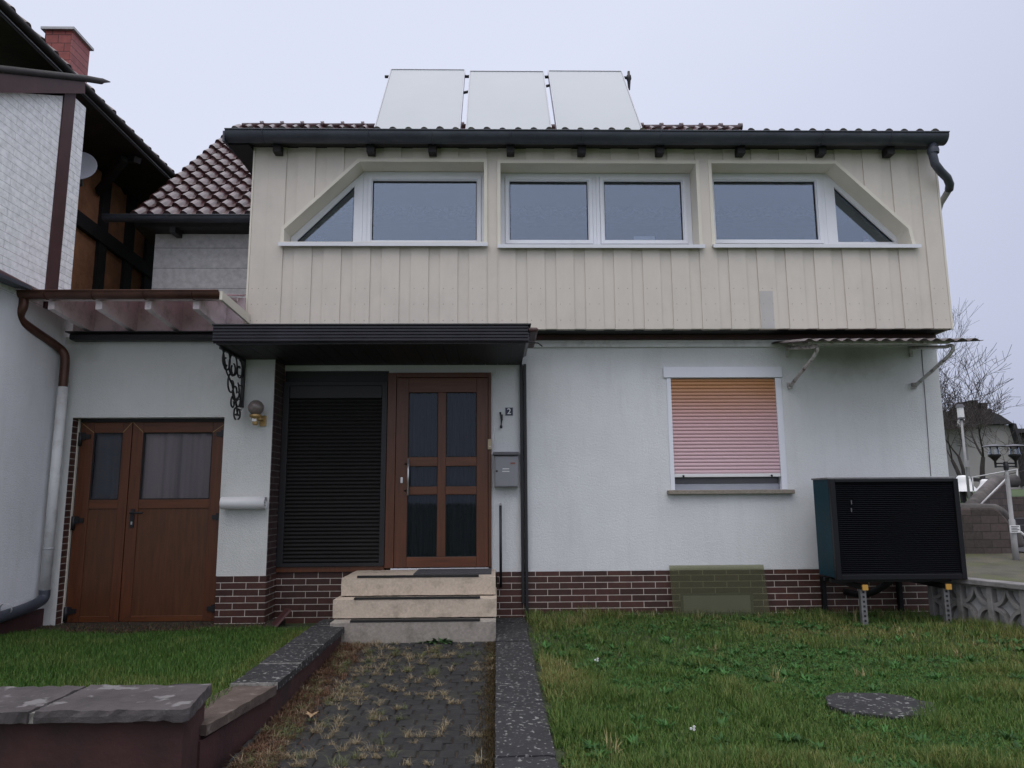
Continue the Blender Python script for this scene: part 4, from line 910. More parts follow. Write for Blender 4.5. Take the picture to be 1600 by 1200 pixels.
# rainwater pipe
t = thing('rainwater_pipe', 'brown pipe turning into a white downpipe in the left corner beside garage door', 'downpipe', (-4.48, 7.65, 0))
pp = [aY(37, 464, YP), aY(37, 478, YP), aY(31, 489, YP), aY(30, 498, YP+.03), aY(40, 508, YP+.1), aY(90, 541, YC-.16), aY(101, 552, YC-.12), aY(103, 565, YC-.11), aY(98.5, 606, YC-.11)]
xw = (aY(98, 606, YC-.11).x+aY(70, 925, YC-.11).x)/2; pp[-1].x = xw; pp[-2].x = xw
# round the bends
def smooth(P, k=2):
    P = [Vector(p) for p in P]
    for _ in range(k):
        Q = [P[0]]
        for a_, b_ in zip(P[:-1], P[1:]): Q += [a_*.75+b_*.25, a_*.25+b_*.75]
        P = Q+[P[-1]]
    return P
MB().tube(smooth(pp), .044, 14).build('upper_pipe', M['copper'], t)
zj = pp[-1].z; zb2 = aY(70, 925, YC-.11).z
MB().tube([(xw, YC-.11, zj+.01), (xw, YC-.11, zb2)], .048, 16).build('lower_pipe', M['whitepaint'], t)
MB().lathe((xw, YC-.11, aY(85, 857, YC-.11).z), [(.05, -.012), (.054, -.008), (.054, .008), (.05, .012)], 16).build('pipe_clip', M['lightgrey'], t)
lp = [Vector((xw, YC-.11, zb2+.02)), Vector((xw, YC-.11, zb2-.06)), Vector((xw-.01, YC-.2, zb2-.10)), Vector((xw-.0, YC-.5, zb2-.135)), Vector((xw, 6.3, zb2-.17))]
MB().tube(smooth(lp), .052, 14).build('foot_elbow', M['zinc'], t)
MB().lathe(aX(9, 952, xw), [(.055, -.012), (.058, 0), (.055, .012)], 14, (0, 1, .1)).build('pipe_clip', M['lightgrey'], t)

# ------------------------------------------------------------ neighbouring house on the left
NH = thing('neighbouring_house', 'older neighbouring house at left with whitewashed brick and dark half timbering', 'house', (-5, 8, 0))
XL = -4.575
bx('wall', M['stucco_n'], NH, XL-.4, XL, -1, YC+.12, .205, 3.20)
bx('plinth', M['redwall'], NH, XL-.4, XL+.03, -1, YC-.001, -.4, .203)
aw = [aX(0, 143, XL), aX(100, 150, XL), aX(116, 152, XL), aX(135, 165, XL)]
zlo = 3.201
yb0, yb1 = aX(100, 155, XL).y-.02, aX(116, 155, XL).y
def zt(y): return aw[0].z+(aw[1].z-aw[0].z)*(y-aw[0].y)/(aw[1].y-aw[0].y)
MB().prism([(-1, zlo), (-1, zt(5.0)), (5.0, zt(5.0)), (yb0, zt(yb0)), (yb0, zlo)], XL-.3, XL, 'X').build('brick_wall', M['paintbrick'], NH)
MB().prism([(yb1, zlo), (yb1, zt(yb1)), (aw[3].y-.03, zt(yb1)+.0), (aw[3].y, aw[3].z-.03), (aw[3].y+.02, zlo)], XL-.3, XL-.002, 'X').build('brick_wall', M['paintbrick2'], NH)
MB().prism([(yb0, zlo), (yb0, zt(yb0)+.05), (yb1, zt(yb1)+.05), (yb1, zlo)], XL-.28, XL+.015, 'X').build('corner_board', M['redbrown'], NH)
# raking verge of the annexe
XE = -4.50
b0, b1, b2, b3 = aX(0, 112, XE), aX(0, 145, XE), aX(133, 124, XE), aX(133, 146, XE)
def ext(p, q2, y): k = (y-p.y)/(q2.y-p.y); return p.z+(q2.z-p.z)*k
MB().prism([(4.5, ext(b1, b3, 4.5)), (4.5, ext(b0, b2, 4.5)), (b2.y, b2.z), (b3.y, b3.z)], XL-.35, XE, 'X').build('verge_board', M['redbrown'], NH)
e0, e1 = aX(0, 108, XE), aX(166, 129, XE)
y_ = 4.5; st = Vector((XE-.01, 4.5, ext(e0, e1, 4.5)+.02))
ro = MB().tube([st, e0+Vector((0, 0, .0)), aX(135, 123, XE), aX(158, 127, XE), aX(160, 126, XE), aX(172, 128, XE)], [.035, .035, .036, .034, .028, .006], 10); ro.build('verge_roll', M['timber'], NH)
# main side eave running back
XEV, ZEV = -4.75, 5.93
tiles('roof', 2.0, 14.5, (XEV+.02, ZEV+.055), math.radians(40), 6, .33, M['roof_edge'], NH, tw=.24, flip=True, axis='Y', amp=.04, step=.02)
b = MB(); b.prism([(-4.73, ZEV-.02), (-4.73, ZEV+.05), (-9.5, ZEV+.05+4.77*.84), (-9.5, ZEV-.02+4.0)], 2.0, 14.5, 'Y'); b.build('eave', M['soffit'], NH)
b = MB(); b.box(-5.6, -4.74, 2.0, 14.5, ZEV-.06, ZEV-.021); b.build('soffit', M['timber'], NH)
gutter('fascia_gutter', 2.0, 14.5, XEV+.035, ZEV+.03, .045, M['timber'], NH, axis='Y')
XT = -5.57
bx('infill_wall', M['infill'], NH, XT-.3, XT, YC+.12, 14.5, 0, ZEV-.061)
bx('annexe_end_wall', M['timber'], NH, XT-.001, XL-.31, aw[3].y-.1, aw[3].y+.0, 0, ZEV-.3)
def post(px, py, w): p = aX(px, py, XT); bx('timber_post', M['timber'], NH, XT, XT+.05, p.y-w/2, p.y+w/2, 2.8, ZEV-.062)
post(156, 380, .20); post(197, 400, .22); post(232, 400, .35)
b = MB(); p0, p1 = aX(108, 335, XT), aX(240, 432, XT); b.beam((XT+.03, p0.y, p0.z), (XT+.03, p1.y, p1.z), .075, .20, (0, 0, 1)); b.build('timber_brace', M['timber'], NH)
z9 = aX(180, 272, XT).z; bx('timber_beam', M['timber'], NH, XT, XT+.045, YC+.2, 14.5, z9-.12, ZEV-.062)
for (xa, ya), (xb, yb) in (((150, 300), (176, 268)), ((178, 268), (196, 300))):
    p0, p1 = aX(xa, ya, XT), aX(xb, yb, XT); MB().beam((XT+.035, p0.y, p0.z), (XT+.035, p1.y, p1.z), .06, .12).build('timber_brace', M['timber'], NH)
MB().beam(aX(155, 300, XT+.05), aX(195, 248, XT+.6), .09, .09).build('eave_strut', M['timber'], NH)
MB().beam(aX(158, 245, XT+.05), aX(215, 250, XT+.75), .10, .08).build('eave_strut', M['timber'], NH)
# small lean-to roof low on the annexe
l0, l1 = aX(0, 440, -4.48), aX(66, 452, -4.48)
t2 = MB().hexa([(XL, 5.2, 3.215), (-4.35, 5.2, 3.20), (-4.42, YP-.1, 3.255), (XL, YP-.1, 3.27), (XL, 5.2, 3.30), (-4.35, 5.2, 3.24), (-4.42, YP-.1, 3.285), (XL, YP-.1, 3.34)]).build('annexe_flashing', M['zinc'], NH)
MB().hexa([(XL+.001, 5.2, 3.30), (-4.50, 5.2, 3.285), (-4.50, YP+.25, 3.315), (XL+.001, YP+.25, 3.33), (XL+.001, 5.2, 3.44), (-4.54, 5.2, 3.40), (-4.54, YP+.25, 3.34), (XL+.001, YP+.25, 3.36)]).build('annexe_flashing', M['redbrown'], NH)
# chimney
kx1 = aY(115, 45, 10.1); kx0 = aY(68, 46, 10.1); bk = aX(143, 76, kx1.x)
t = thing('chimney', 'red shingle clad chimney with pale metal cap above the left roof', 'chimney', (kx0.x, 10.3, 7.0))
bx('front_cladding', M['chim'], t, kx0.x+.03, kx1.x-.02, 10.1, bk.y-.03, 6.3, kx1.z-.03)
bx('side_cladding', M['chimY'], t, kx1.x-.0195, kx1.x-.005, 10.1, bk.y-.03, 6.3, kx1.z-.03)
bx('cap', M['lightgrey'], t, kx0.x-.02, kx1.x+.03, 10.06, bk.y+.02, kx1.z-.028, kx1.z+.01)
# satellite dish
pc = aY(124, 262, 8.25)
t = thing('satellite_dish', 'grey satellite dish half hidden behind the whitewashed brick wall', 'satellite dish', (pc.x, 8.2, pc.z))
MB().lathe((pc.x, 8.25, pc.z), [(.0005, .0), (.08, .006), (.15, .024), (.19, .042), (.196, .046), (.196, .034), (.15, .014), (.0005, -.01)], 32, (.25, -1, .25)).build('reflector', M['dish'], t)
MB().tube([(pc.x, 8.26, pc.z), (pc.x-.1, 8.5, pc.z-.1), (XT+.05, 8.6, pc.z-.15)], .02, 8).build('arm', M['greymetal'], t)

# ------------------------------------------------------------ awning on two bent pipes
t = thing('awning', 'weathered corrugated awning on two bent flaking white pipes under the overhang', 'awning', (4, YW, 2.8))
ax0, ax1 = 3.10, 4.93
b = MB(); corrug('corrugated_sheet', ax0, ax1, 7.18, 2.82, YW-.01, 2.985, M['sheet'], t, pitch=.13, amp=.014, th=.004)
for pxb, pyb in ((1233, 604), (1427, 604)):
    p = aY(pxb, pyb, YW); x = p.x
    P = [(x, YW-.03, p.z), (x, 7.44, 2.685), (x, 7.36, 2.72), (x, 7.31, 2.765), (x, 7.35, 2.80), (x, 7.44, 2.80), (x, YW-.01, 2.925)]
    MB().tube(P[:2]+smooth(P[1:6], 2)[1:]+P[6:], .019, 10).build('strut', M['rust'], t)
    bx('wall_bracket', M['rust'], t, x-.025, x+.02, YW-.05, YW-.001, p.z-.03, p.z+.04, bevel=.003)
    bx('wall_bracket', M['rust'], t, x-.018, x+.018, YW-.03, YW-.001, 2.82, 2.93, bevel=.003)
for yy in (7.35, 7.75): MB().beam((ax0+.12, yy, 2.80+(yy-7.18)*.18), (ax1-.25, yy, 2.80+(yy-7.18)*.18), .04, .03).build('cross_bar', M['rust'], t)

# ------------------------------------------------------------ heat pump
t = thing('heat_pump', 'large dark outdoor heat pump unit with louvred front on metal feet', 'heat pump', (3.95, 7.5, 0))
hx0, hx1, hz0, hz1, hy0, hy1 = 3.31, 4.60, .455, 1.445, 7.30, 7.70
bx('casing', M['hpframe'], t, hx0+.02, hx1-.02, hy0+.03, hy1, hz0+.02, hz1-.02)
b = MB(); b.box(hx0, hx0+.05, hy0, hy0+.05, hz0, hz1-.012); b.box(hx1-.05, hx1, hy0, hy0+.05, hz0, hz1-.012); b.box(hx0+.05, hx1-.05, hy0, hy0+.05, hz0, hz0+.055); b.box(hx0+.05, hx1-.05, hy0, hy0+.05, hz1-.045, hz1-.012)
b.build('front_frame', M['hpframe'], t, .006)
b = MB(); n = 46
for i in range(n):
    z = hz0+.056+(hz1-hz0-.102)*i/n; b.hexa([(hx0+.05, hy0+.012, z), (hx1-.05, hy0+.012, z), (hx1-.05, hy0+.029, z+.012), (hx0+.05, hy0+.029, z+.012), (hx0+.05, hy0+.010, z+.004), (hx1-.05, hy0+.010, z+.004), (hx1-.05, hy0+.029, z+.018), (hx0+.05, hy0+.029, z+.018)])
b.build('louvres', M['hpdark'], t)
bx('side_panel', M['teal'], t, hx0, hx0+.0195, hy0+.051, hy1, hz0+.02, hz1-.012)
bx('side_panel', M['teal'], t, hx1-.0195, hx1, hy0+.051, hy1, hz0+.02, hz1-.012)
bx('top_cover', M['galv'], t, hx0-.01, hx1+.0, hy0+.04, hy1+.02, hz1-.0115, hz1+.006, bevel=.004)
for zz in (1.10, 1.155): p = aY(1331, 785 if zz > 1.12 else 797, hy0); bx('badge', M['greymetal'], t, p.x-.006, p.x+.004, hy0+.004, hy0+.0095, p.z-.02, p.z+.02)
for px in (1350, 1480):
    p = aY(px, 925, hy0+.03)
    bx('carrier_rail', M['black'], t, p.x-.03, p.x+.02, hy0+.0, YW-.02, .365, .41)
    bx('end_cap', M['yellow'], t, p.x-.032, p.x+.022, hy0-.016, hy0-.001, .362, .413)
    f = bx('foot', M['galv'], t, p.x-.035, p.x+.02, hy0+.03, hy0+.075, .0, .364)
    b = MB()
    for k in range(7): b.box(p.x-.018, p.x+.002, hy0+.027, hy0+.0295, .06+k*.045, .08+k*.045)
    b.build('slots', M['black'], f)
    bx('foot', M['hpframe'], t, p.x-.1, p.x-.06, YW-.07, YW-.012, .0, .42)
MB().beam((hx0+.02, hy0+.2, .435), (hx1-.02, hy0+.2, .435), .05, .035).build('cross_rail', M['black'], t)
MB().beam((hx0+.02, hy1-.06, .435), (hx1-.02, hy1-.06, .435), .05, .035).build('cross_rail', M['black'], t)
MB().tube(smooth([(3.75, YW-.01, .25), (3.82, 7.8, .24), (3.95, 7.6, .38), (4.0, 7.55, .46)]), .035, 10).build('insulated_pipe', M['black'], t)

# ------------------------------------------------------------ ornamental concrete fence
A_, B2 = aZ(1460, 899, .45), aZ(1612, 914, .45)
A_.z = B2.z = 0; dv = (B2-A_).normalized(); nv = Vector((-dv.y, dv.x, 0))
if nv.y > 0: nv = -nv
FL = 4.0
t = thing('concrete_fence', 'low concrete fence of pierced ornamental blocks at the right edge of lawn', 'fence', tuple(A_))
def fpt(s, h, d): q2 = A_+dv*s+nv*d; return (q2.x, q2.y, h)
def fbox(b, s0, s1, h0, h1, d0, d1): b.hexa([fpt(s0, h0, d0), fpt(s1, h0, d0), fpt(s1, h0, d1), fpt(s0, h0, d1), fpt(s0, h1, d0), fpt(s1, h1, d0), fpt(s1, h1, d1), fpt(s0, h1, d1)])
b = MB(); fbox(b, -.2, FL, .405, .455, -.09, .09); b.build('coping', M['concrete'], t, .008)
b = MB(); fbox(b, -.2, FL, -.1, .03, -.06, .06); b.build('base', M['concrete'], t)
W_ = .31; nb = int(FL/W_)
for i in range(nb):
    s0 = i*W_-.05
    b = MB(); fbox(b, s0, s0+.055, .031, .404, -.06, .06); b.build('fence_post', M['concrete'], t, .006)
    b = MB(); u0, u1, z0, z1 = s0+.0555, s0+W_-.0005, .031, .404; uc, zc = (u0+u1)/2, (z0+z1)/2; R_ = .125
    fbox(b, u0, u1, z1-.02, z1, -.045, .045); fbox(b, u0, u1, z0, z0+.02, -.045, .045)
    for cu, cz, a0 in ((u0, z0, 0), (u1, z0, PI/2), (u1, z1, PI), (u0, z1, 3*PI/2)):
        P = []; 
        for k in range(9):
            a = a0+PI/2*k/8; P.append((cu+math.cos(a)*(uc-u0)*1.02, cz+math.sin(a)*(zc-z0)*1.02))
        for (a1, c1), (a2, c2) in zip(P[:-1], P[1:]):
            m1, m2 = Vector((a1, c1)), Vector((a2, c2)); cc = Vector((cu, cz)); i1_, i2_ = cc+(m1-cc)*.80, cc+(m2-cc)*.80
            b.hexa([fpt(m1.x, m1.y, -.045), fpt(m2.x, m2.y, -.045), fpt(i2_.x, i2_.y, -.045), fpt(i1_.x, i1_.y, -.045), fpt(m1.x, m1.y, .045), fpt(m2.x, m2.y, .045), fpt(i2_.x, i2_.y, .045), fpt(i1_.x, i1_.y, .045)])
    b.cur = 1
    fbox(b, u0, u1, z0+.02, z1-.02, -.05, -.02)
    b.build('ornamental_block', [M['concrete'], M['concrete_w']], t)

# ------------------------------------------------------------ background to the right
def D(px, py, y): return aY(px, py, y)
t = thing('sandstone_wall', 'old sandstone retaining wall with rounded sloping end, nearest beyond the fence', 'wall', tuple(D(1545, 870, 14)))
pts = [(1440, 793), (1553, 792), (1562, 797), (1574, 810), (1583, 825), (1590, 850), (1594, 905), (1440, 905)]
P = [(D(a, c, 14).x, D(a, c, 14).z) for a, c in pts]
P[-1] = (P[-1][0], -.3); P[-2] = (P[-2][0], -.3)
MB().prism(P, 14, 14.5).build('wall_body', M['stonewall'], t, .05)
c_ = [D(a, c, 14.2)+Vector((0, 0, 0)) for a, c in pts[:6]]; MB().tube(smooth([q3-Vector((0, 0, .05)) for q3 in c_], 1), .12, 8).build('capping', M['stonecap'], t)
t = thing('stair_parapet', 'sloping stone parapet climbing beside the steps behind the sandstone wall', 'parapet', tuple(D(1530, 780, 15.5)))
a, c = D(1512, 795, 14.8), D(1556, 750, 17.5)
MB().tube([a-Vector((.0, 0, .06)), c-Vector((0, 0, .03)), c+Vector((.55, .1, -.03))], .15, 10).build('capping', M['stonecap'], t)
MB().hexa([(a.x-.2, a.y, -.3), (a.x+.2, a.y, -.3), (c.x+.3, c.y, -.3), (c.x-.1, c.y, -.3), (a.x-.2, a.y, a.z), (a.x+.2, a.y, a.z), (c.x+.3, c.y, c.z), (c.x-.1, c.y, c.z)]).build('wall_body', M['stonewall'], t)
rw = thing('retaining_wall', 'dark stone retaining wall behind the double lamp post, topped by green turf', 'wall', tuple(D(1590, 800, 18)))
a, c = D(1556, 776, 18), D(1700, 776, 18); MB().box(a.x, c.x+6, 18, 18.5, -.3, a.z).build('wall_body', M['stonewall'], rw)
for i in range(6): MB().box(D(1575, 800, 15).x, D(1700, 800, 15).x+2, 15.2+i*.35, 15.55+i*.35+.3, -.2, .05+i*.14).build('stone_step', M['far_roof'], rw)
b = MB(); b.tube([D(1530.5, 790, 14.4), D(1571, 749, 14.9)], .015, 8); tag(b.build('handrail', M['rail'], None), 'white sloping handrail above the sandstone wall', 'handrail')
b = MB(); b.tube([D(1513, 747, 20), D(1590, 733, 20)], .015, 8); b.tube([D(1519, 746, 20), D(1521, 767, 20)], .02, 6); b.tube([D(1589, 733, 20), D(1590, 760, 20)], .02, 6); tag(b.build('handrail', M['rail'], None), 'long thin white handrail rising in front of the distant house', 'handrail')
b = MB(); b.tube([D(1594, 831, 13), D(1612, 846, 13)], .02, 6); b.tube([D(1612, 846, 13), D(1614, 905, 13)], .02, 6); tag(b.build('handrail', M['rail'], None), 'short white handrail descending right of the small sign', 'handrail')
# double lamp post
y0 = 13.0; top = D(1571, 722, y0); bx0 = top.x
t = thing('lamp_post', 'pale street lamp post carrying two lanterns on a dark double crossbar', 'street lamp', (bx0, y0, -.02))
MB().tube([(bx0, y0, -.1), (bx0, y0, .85), (bx0, y0, .86), (bx0, y0, top.z-.25), (bx0, y0, top.z-.1)], [.05, .05, .035, .035, .02], 12).build('pole', M['pole'], t)
hw = (D(1586, 722, y0).x-D(1554, 722, y0).x)/2
b = MB(); z0 = D(1571, 729, y0).z; z1 = D(1571, 724, y0).z
for z in (z0, z1): b.tube([(bx0-hw, y0, z), (bx0+hw, y0, z)], .013, 8)
b.lathe((bx0, y0, z0), [(.04, -.06), (.045, 0), (.04, .08), (.0005, .09)], 10)
b.build('crossbar', M['black'], t)
for s in (-1, 1):
    xx = bx0+s*hw; zc = D(1571, 716, y0).z
    b = MB(); b.lathe((xx, y0, z0-.02), [(.018, 0), (.02, zc-z0-.03), (.07, zc-z0+.03), (.105, zc-z0+.06), (.10, zc-z0+.09)], 14); lo = b.build('lantern', M['black'], t)
    MB().lathe((xx, y0, zc+.06), [(.085, 0), (.07, .13), (.06, .16)], 14).build('glass', M['lens'], lo)
    MB().lathe((xx, y0, zc+.21), [(.19, .0), (.15, .018), (.05, .035), (.0005, .04)], 20).build('shade', M['greymetal'], lo)
sg = D(1586, 826.5, y0-.08)
t = thing('notice_sign', 'small white notice with lines of dark print on the lamp post', 'sign', tuple(sg))
bx('board', M['white'], t, sg.x-.09, sg.x+.09, y0-.085, y0-.07, sg.z-.062, sg.z+.062)
b = MB()
for k in range(4): b.box(sg.x-.07, sg.x+.07-.03*(k % 2), y0-.088, y0-.0855, sg.z+.035-k*.026, sg.z+.046-k*.026)
b.build('print', M['black'], t)
# single lantern post
y0 = 20.0; top = D(1502, 655, y0)
t = thing('lamp_post', 'slender pale lamp post with a single square lantern in front of the bare tree', 'street lamp', (top.x, y0, 1))
MB().tube([(top.x, y0, .9), (top.x, y0, top.z)], [.036, .03], 10).build('pole', M['pole'], t)
b = MB(); b.box(top.x-.07, top.x+.07, y0-.07, y0+.07, top.z, top.z+.05); b.hexa([(top.x-.085, y0-.085, top.z+.33), (top.x+.085, y0-.085, top.z+.33), (top.x+.085, y0+.085, top.z+.33), (top.x-.085, y0+.085, top.z+.33), (top.x-.05, y0-.05, top.z+.42), (top.x+.05, y0-.05, top.z+.42), (top.x+.05, y0+.05, top.z+.42), (top.x-.05, y0+.05, top.z+.42)]); lo = b.build('lantern', M['greymetal'], t)
MB().box(top.x-.06, top.x+.06, y0-.06, y0+.06, top.z+.051, top.z+.329).build('glass', M['white'], lo)
bx('junction_box', M['pole'], t, D(1508, 725, y0).x-.06, D(1508, 725, y0).x+.05, y0-.1, y0-.05, D(1508, 725, y0).z-.09, D(1508, 725, y0).z+.09)
# two white bells under a beam
y0 = 22.0
for (px, py, sc_), lbx in zip(((1507, 768, 1.25), (1540, 765, .8)), ('larger white bell standing on the turf beside the lamp post', 'smaller white bell behind the sloping parapet')):
    p = D(px, py, y0); t = thing('bell', lbx, 'bell', tuple(p), 'white bells on display')
    MB().lathe(p, [(.30*sc_, 0), (.29*sc_, .03), (.21*sc_, .12*sc_), (.16*sc_, .24*sc_), (.15*sc_, .33*sc_), (.10*sc_, .38*sc_), (.0005, .39*sc_)], 20).build('bell_body', M['white'], t)
    MB().lathe(p, [(.03, .38*sc_), (.03, .5*sc_)], 8).build('yoke', M['black'], t)
a, c = D(1492, 748, 22.2), D(1551, 751, 22.2)
b = MB(); b.beam(a, c, .12, .10); b.beam((a.x+.2, 22.2, 1.0), (a.x+.2, 22.2, a.z), .12, .12); b.beam((c.x-.1, 22.2, 1.0), (c.x-.1, 22.2, c.z), .12, .12)
tag(b.build('timber_gallows', M['timber']), 'dark timber frame from which the white bells hang', 'frame')
# far house
y0 = 35.0; g = lambda px, py: (D(px, py, y0).x, D(px, py, y0).z)
t = thing('far_house', 'distant plain rendered house with dark slate roof and two chimneys', 'house', (26, y0, 1.6))
w0 = g(1470, 665); w1 = g(1577, 664); zb = 1.2
MB().prism([(g(1440, 0)[0], zb), (g(1440, 0)[0], w0[1]), (w0[0], w0[1]), (w1[0], w1[1]), (g(1592, 700)[0]-.1, g(1596, 712)[1]), (g(1592, 700)[0]+.2, zb)], y0, y0+8).build('wall', M['far_wall'], t)
MB().prism([g(1535, 664), g(1536, 644), g(1545, 645), g(1556, 649), g(1577, 663)], y0-.3, y0+7.8).build('roof', M['far_roof'], t)
MB().prism([g(1440, 675), g(1440, 650), g(1477, 643), g(1487, 631), g(1496, 634), g(1518, 642), g(1537, 641), g(1539, 664), g(1505, 669)], y0-.6, y0-.31).build('gable_boarding', M['far_dark'], t)
MB().prism([g(1575, 662), g(1580, 663), g(1596, 712), g(1598, 760), g(1594, 760), g(1590, 710)], y0-.35, y0+.0).build('verge', M['far_roof'], t)
fw = MB().ring([g(1483, 656), g(1483, 670), g(1493.5, 669), g(1493.5, 655)], [g(1485.5, 656.5), g(1485.5, 668), g(1492, 667), g(1492, 656.5)], y0-.7, y0-.62).build('window', M['white'], t)
MB().prism([g(1485.5, 656.5), g(1485.5, 668), g(1492, 667), g(1492, 656.5)], y0-.66, y0-.64).build('pane', M['rubber'], fw)
for px, w_, tp in ((1517, 5, 628), (1532, 5, 632)):
    MB().prism([g(px-w_, 650), g(px-w_, tp), g(px+w_, tp), g(px+w_, 650)], y0-.29, y0+.6).build('chimney', M['far_dark'], t)
    MB().prism([g(px-w_-1, tp), g(px-w_-1, tp-1.5), g(px+w_+1, tp-1.5), g(px+w_+1, tp)], y0-.30, y0+.7).build('chimney', M['far_dark'], t)
t = thing('far_shed', 'dark roofed building at the far right edge behind the distant house', 'building', tuple(D(1600, 760, 30)))
gg = lambda px, py: (D(px, py, 44).x, D(px, py, 44).z)
MB().prism([gg(1500, 676), gg(1500, 671), gg(1700, 668), gg(1700, 676)], 44, 50).build('roof', M['far_roof'], t)
MB().prism([gg(1510, 780), gg(1510, 676), gg(1700, 676), gg(1700, 780)], 44.5, 49.5).build('wall', M['far_dark'], t)
# blue-grey parked vehicle at the right edge
p0, p1 = D(1592, 835, 16), D(1600, 868, 16)
# bare trees
def bare_tree(name, label, base, stems, seed, depth=6, group=None, r0=.13, spread=.5):
    rr = random.Random(seed); t = thing(name, label, 'tree', base, group); tr = MB(); cr = MB()
    def grow(p, d, ln, r, lv):
        n = 4 if lv < 3 else 3; P = [p]; R = [r]; q2 = Vector(p); dd = Vector(d)
        for i in range(n):
            dd = (dd+Vector((rr.gauss(0, .075), rr.gauss(0, .075), rr.gauss(0, .05)+.04))).normalized(); q2 = q2+dd*ln/n; P.append(q2.copy()); R.append(r*(1-.42*(i+1)/n))
            if lv >= 1 and lv < depth and i >= 1 and rr.random() < .68:
                sd_ = Vector((rr.gauss(0, 1), rr.gauss(0, 1), rr.gauss(0, .5))).normalized(); grow(q2.copy(), (dd*.75+sd_*.7+Vector((0, 0, .15))).normalized(), ln*rr.uniform(.5, .72), R[-1]*.55, lv+1)
        R = [max(q3*.85, .0062) for q3 in R]; (tr if lv == 0 else cr).tube(P, R, 7 if lv < 2 else (5 if lv < 3 else 3), caps=False)
        if lv < depth:
            for k in range(2):
                sd_ = Vector((rr.gauss(0, 1), rr.gauss(0, 1), rr.gauss(0, .4))).normalized()
                grow(q2.copy(), (dd*.9+sd_*spread+Vector((0, 0, .08))).normalized(), ln*rr.uniform(.68, .92), R[-1]*rr.uniform(.55, .75), lv+1)
    for off, d, ln, r in stems: grow(Vector(base)+Vector(off), Vector(d).normalized(), ln, r, 0)
    tr.build('trunk', M['bark'], t); cr.build('crown', M['bark'], t)
p = D(1524, 772, 25)
bare_tree('bare_tree', 'leafless many stemmed tree standing in front of the distant house', (p.x, 25, 1.15), [((-.15, 0, 0), (-.42, 0, 1), 1.45, .11), ((-.05, .1, 0), (-.2, .1, 1), 1.5, .10), ((.25, 0, 0), (.10, 0, 1), 1.45, .13), ((.3, .1, 0), (.7, 0, 1), 1.2, .06)], 9, 5, spread=.75)
p = D(1640, 740, 30)
bare_tree('bare_tree', 'leafless tree reaching in at the right picture edge behind the roofs', (p.x+.6, 38, 1.5), [((0, 0, 0), (-.1, 0, 1), 3.0, .16)], 12, 5)
# iron railing post at the far right
# ------------------------------------------------------------ lawn slab, flowers, leaf, weed
q0 = aZ(1372, 1101, .03)
b = MB(); rr = random.Random(2)
P = [(q0.x+.31*math.cos(a)*(1+rr.uniform(-.08, .08)), q0.y+.26*math.sin(a)*(1+rr.uniform(-.08, .08))) for a in [2*PI*k/22 for k in range(22)]]
b.prism(P, -.02, .038, 'Z'); t = b.build('cover_slab', M['slate'], None, .006); tag(t, 'dark sunken stone slab with lichen rings in right lawn', 'slab')
for i in range(5):
    a, rd = [2.3, 3.3, .35, 4.9, 5.4][i], [.21, .24, .23, .16, .2][i]; r = rr.uniform(.015, .034); x, y = q0.x+rd*math.cos(a)*1.05, q0.y+rd*math.sin(a)*.85
    MB().lathe((x, y, .0382), [(r, 0), (r, .0015), (r*.75, .002), (r*.7, 0)], 14).build('lichen_ring', M['lichen'], t)
def flower(px, py, base_py, label):
    base = aZ(px+1, base_py, .02); head = aY(px, py, base.y); t = thing('wildflower', label, 'flower', tuple(base), 'small white flowers in the lawn')
    MB().tube([base, (base.x+.005, base.y, (base.z+head.z)/2), head], .0018, 5).build('stem', M['leaf'], t)
    b = MB()
    for dx, dz in ((-.009, .0), (.008, .008), (.007, -.005)):
        for k in range(5):
            a = 2*PI*k/5; cx, cz = head.x+dx+.004*math.cos(a), head.z+dz+.004*math.sin(a); b.lathe((cx, head.y-.004, cz), [(.0005, .002), (.0034, .001), (.0036, -.001)], 7, (.1, -1, .4))
    b.build('petals', M['white'], t)
flower(932, 1031, 1066, 'tiny white flower on a tall stem near the stone edging')
flower(1082, 1138, 1160, 'tiny white flower low in the foreground lawn')
q0 = aZ(487, 1119, pz(4.9)+.03); b = MB()
P = [(0, -.03), (.012, -.012), (.035, -.018), (.022, .004), (.034, .022), (.01, .018), (0, .04), (-.012, .016), (-.036, .02), (-.022, .002), (-.034, -.016), (-.012, -.012)]
b._add([(q0.x, q0.y, q0.z+.012)]+[(q0.x+x*1.1, q0.y+y*1.1, q0.z+.02*abs(x)/.03) for x, y in P], [(0, i+1, (i+1) % 12+1) for i in range(12)])
o = b.build('fallen_leaf', M['deadleaf']); tag(o, 'dry brown leaf lying on the left of cobbled path', 'leaf'); md = o.modifiers.new('s', 'SOLIDIFY'); md.thickness = .0012
q0 = aZ(682, 1003, 0.005); b = MB(); rr = random.Random(8)
for _ in range(46):
    a = rr.uniform(0, 2*PI); ln = rr.uniform(.06, .15); el = rr.uniform(.15, 1.0); d = Vector((math.cos(a)*math.cos(el), math.sin(a)*math.cos(el)*.6, math.sin(el)*.7)); s = Vector((-math.sin(a), math.cos(a), 0))
    o0 = q0+Vector((rr.uniform(-.13, .13), rr.uniform(-.03, .01), 0)); P = []
    for k, wd in enumerate((.004, .012, .016, .01, .001)):
        f = k/4; c = o0+d*ln*f-Vector((0, 0, .03*f*f)); P += [c+s*wd, c-s*wd]
    b._add(P, [(2*k, 2*k+1, 2*k+3, 2*k+2) for k in range(4)])
tag(b.build('dandelion', M['leaf']), 'leafy green weed growing at the foot of the entrance steps', 'weed')
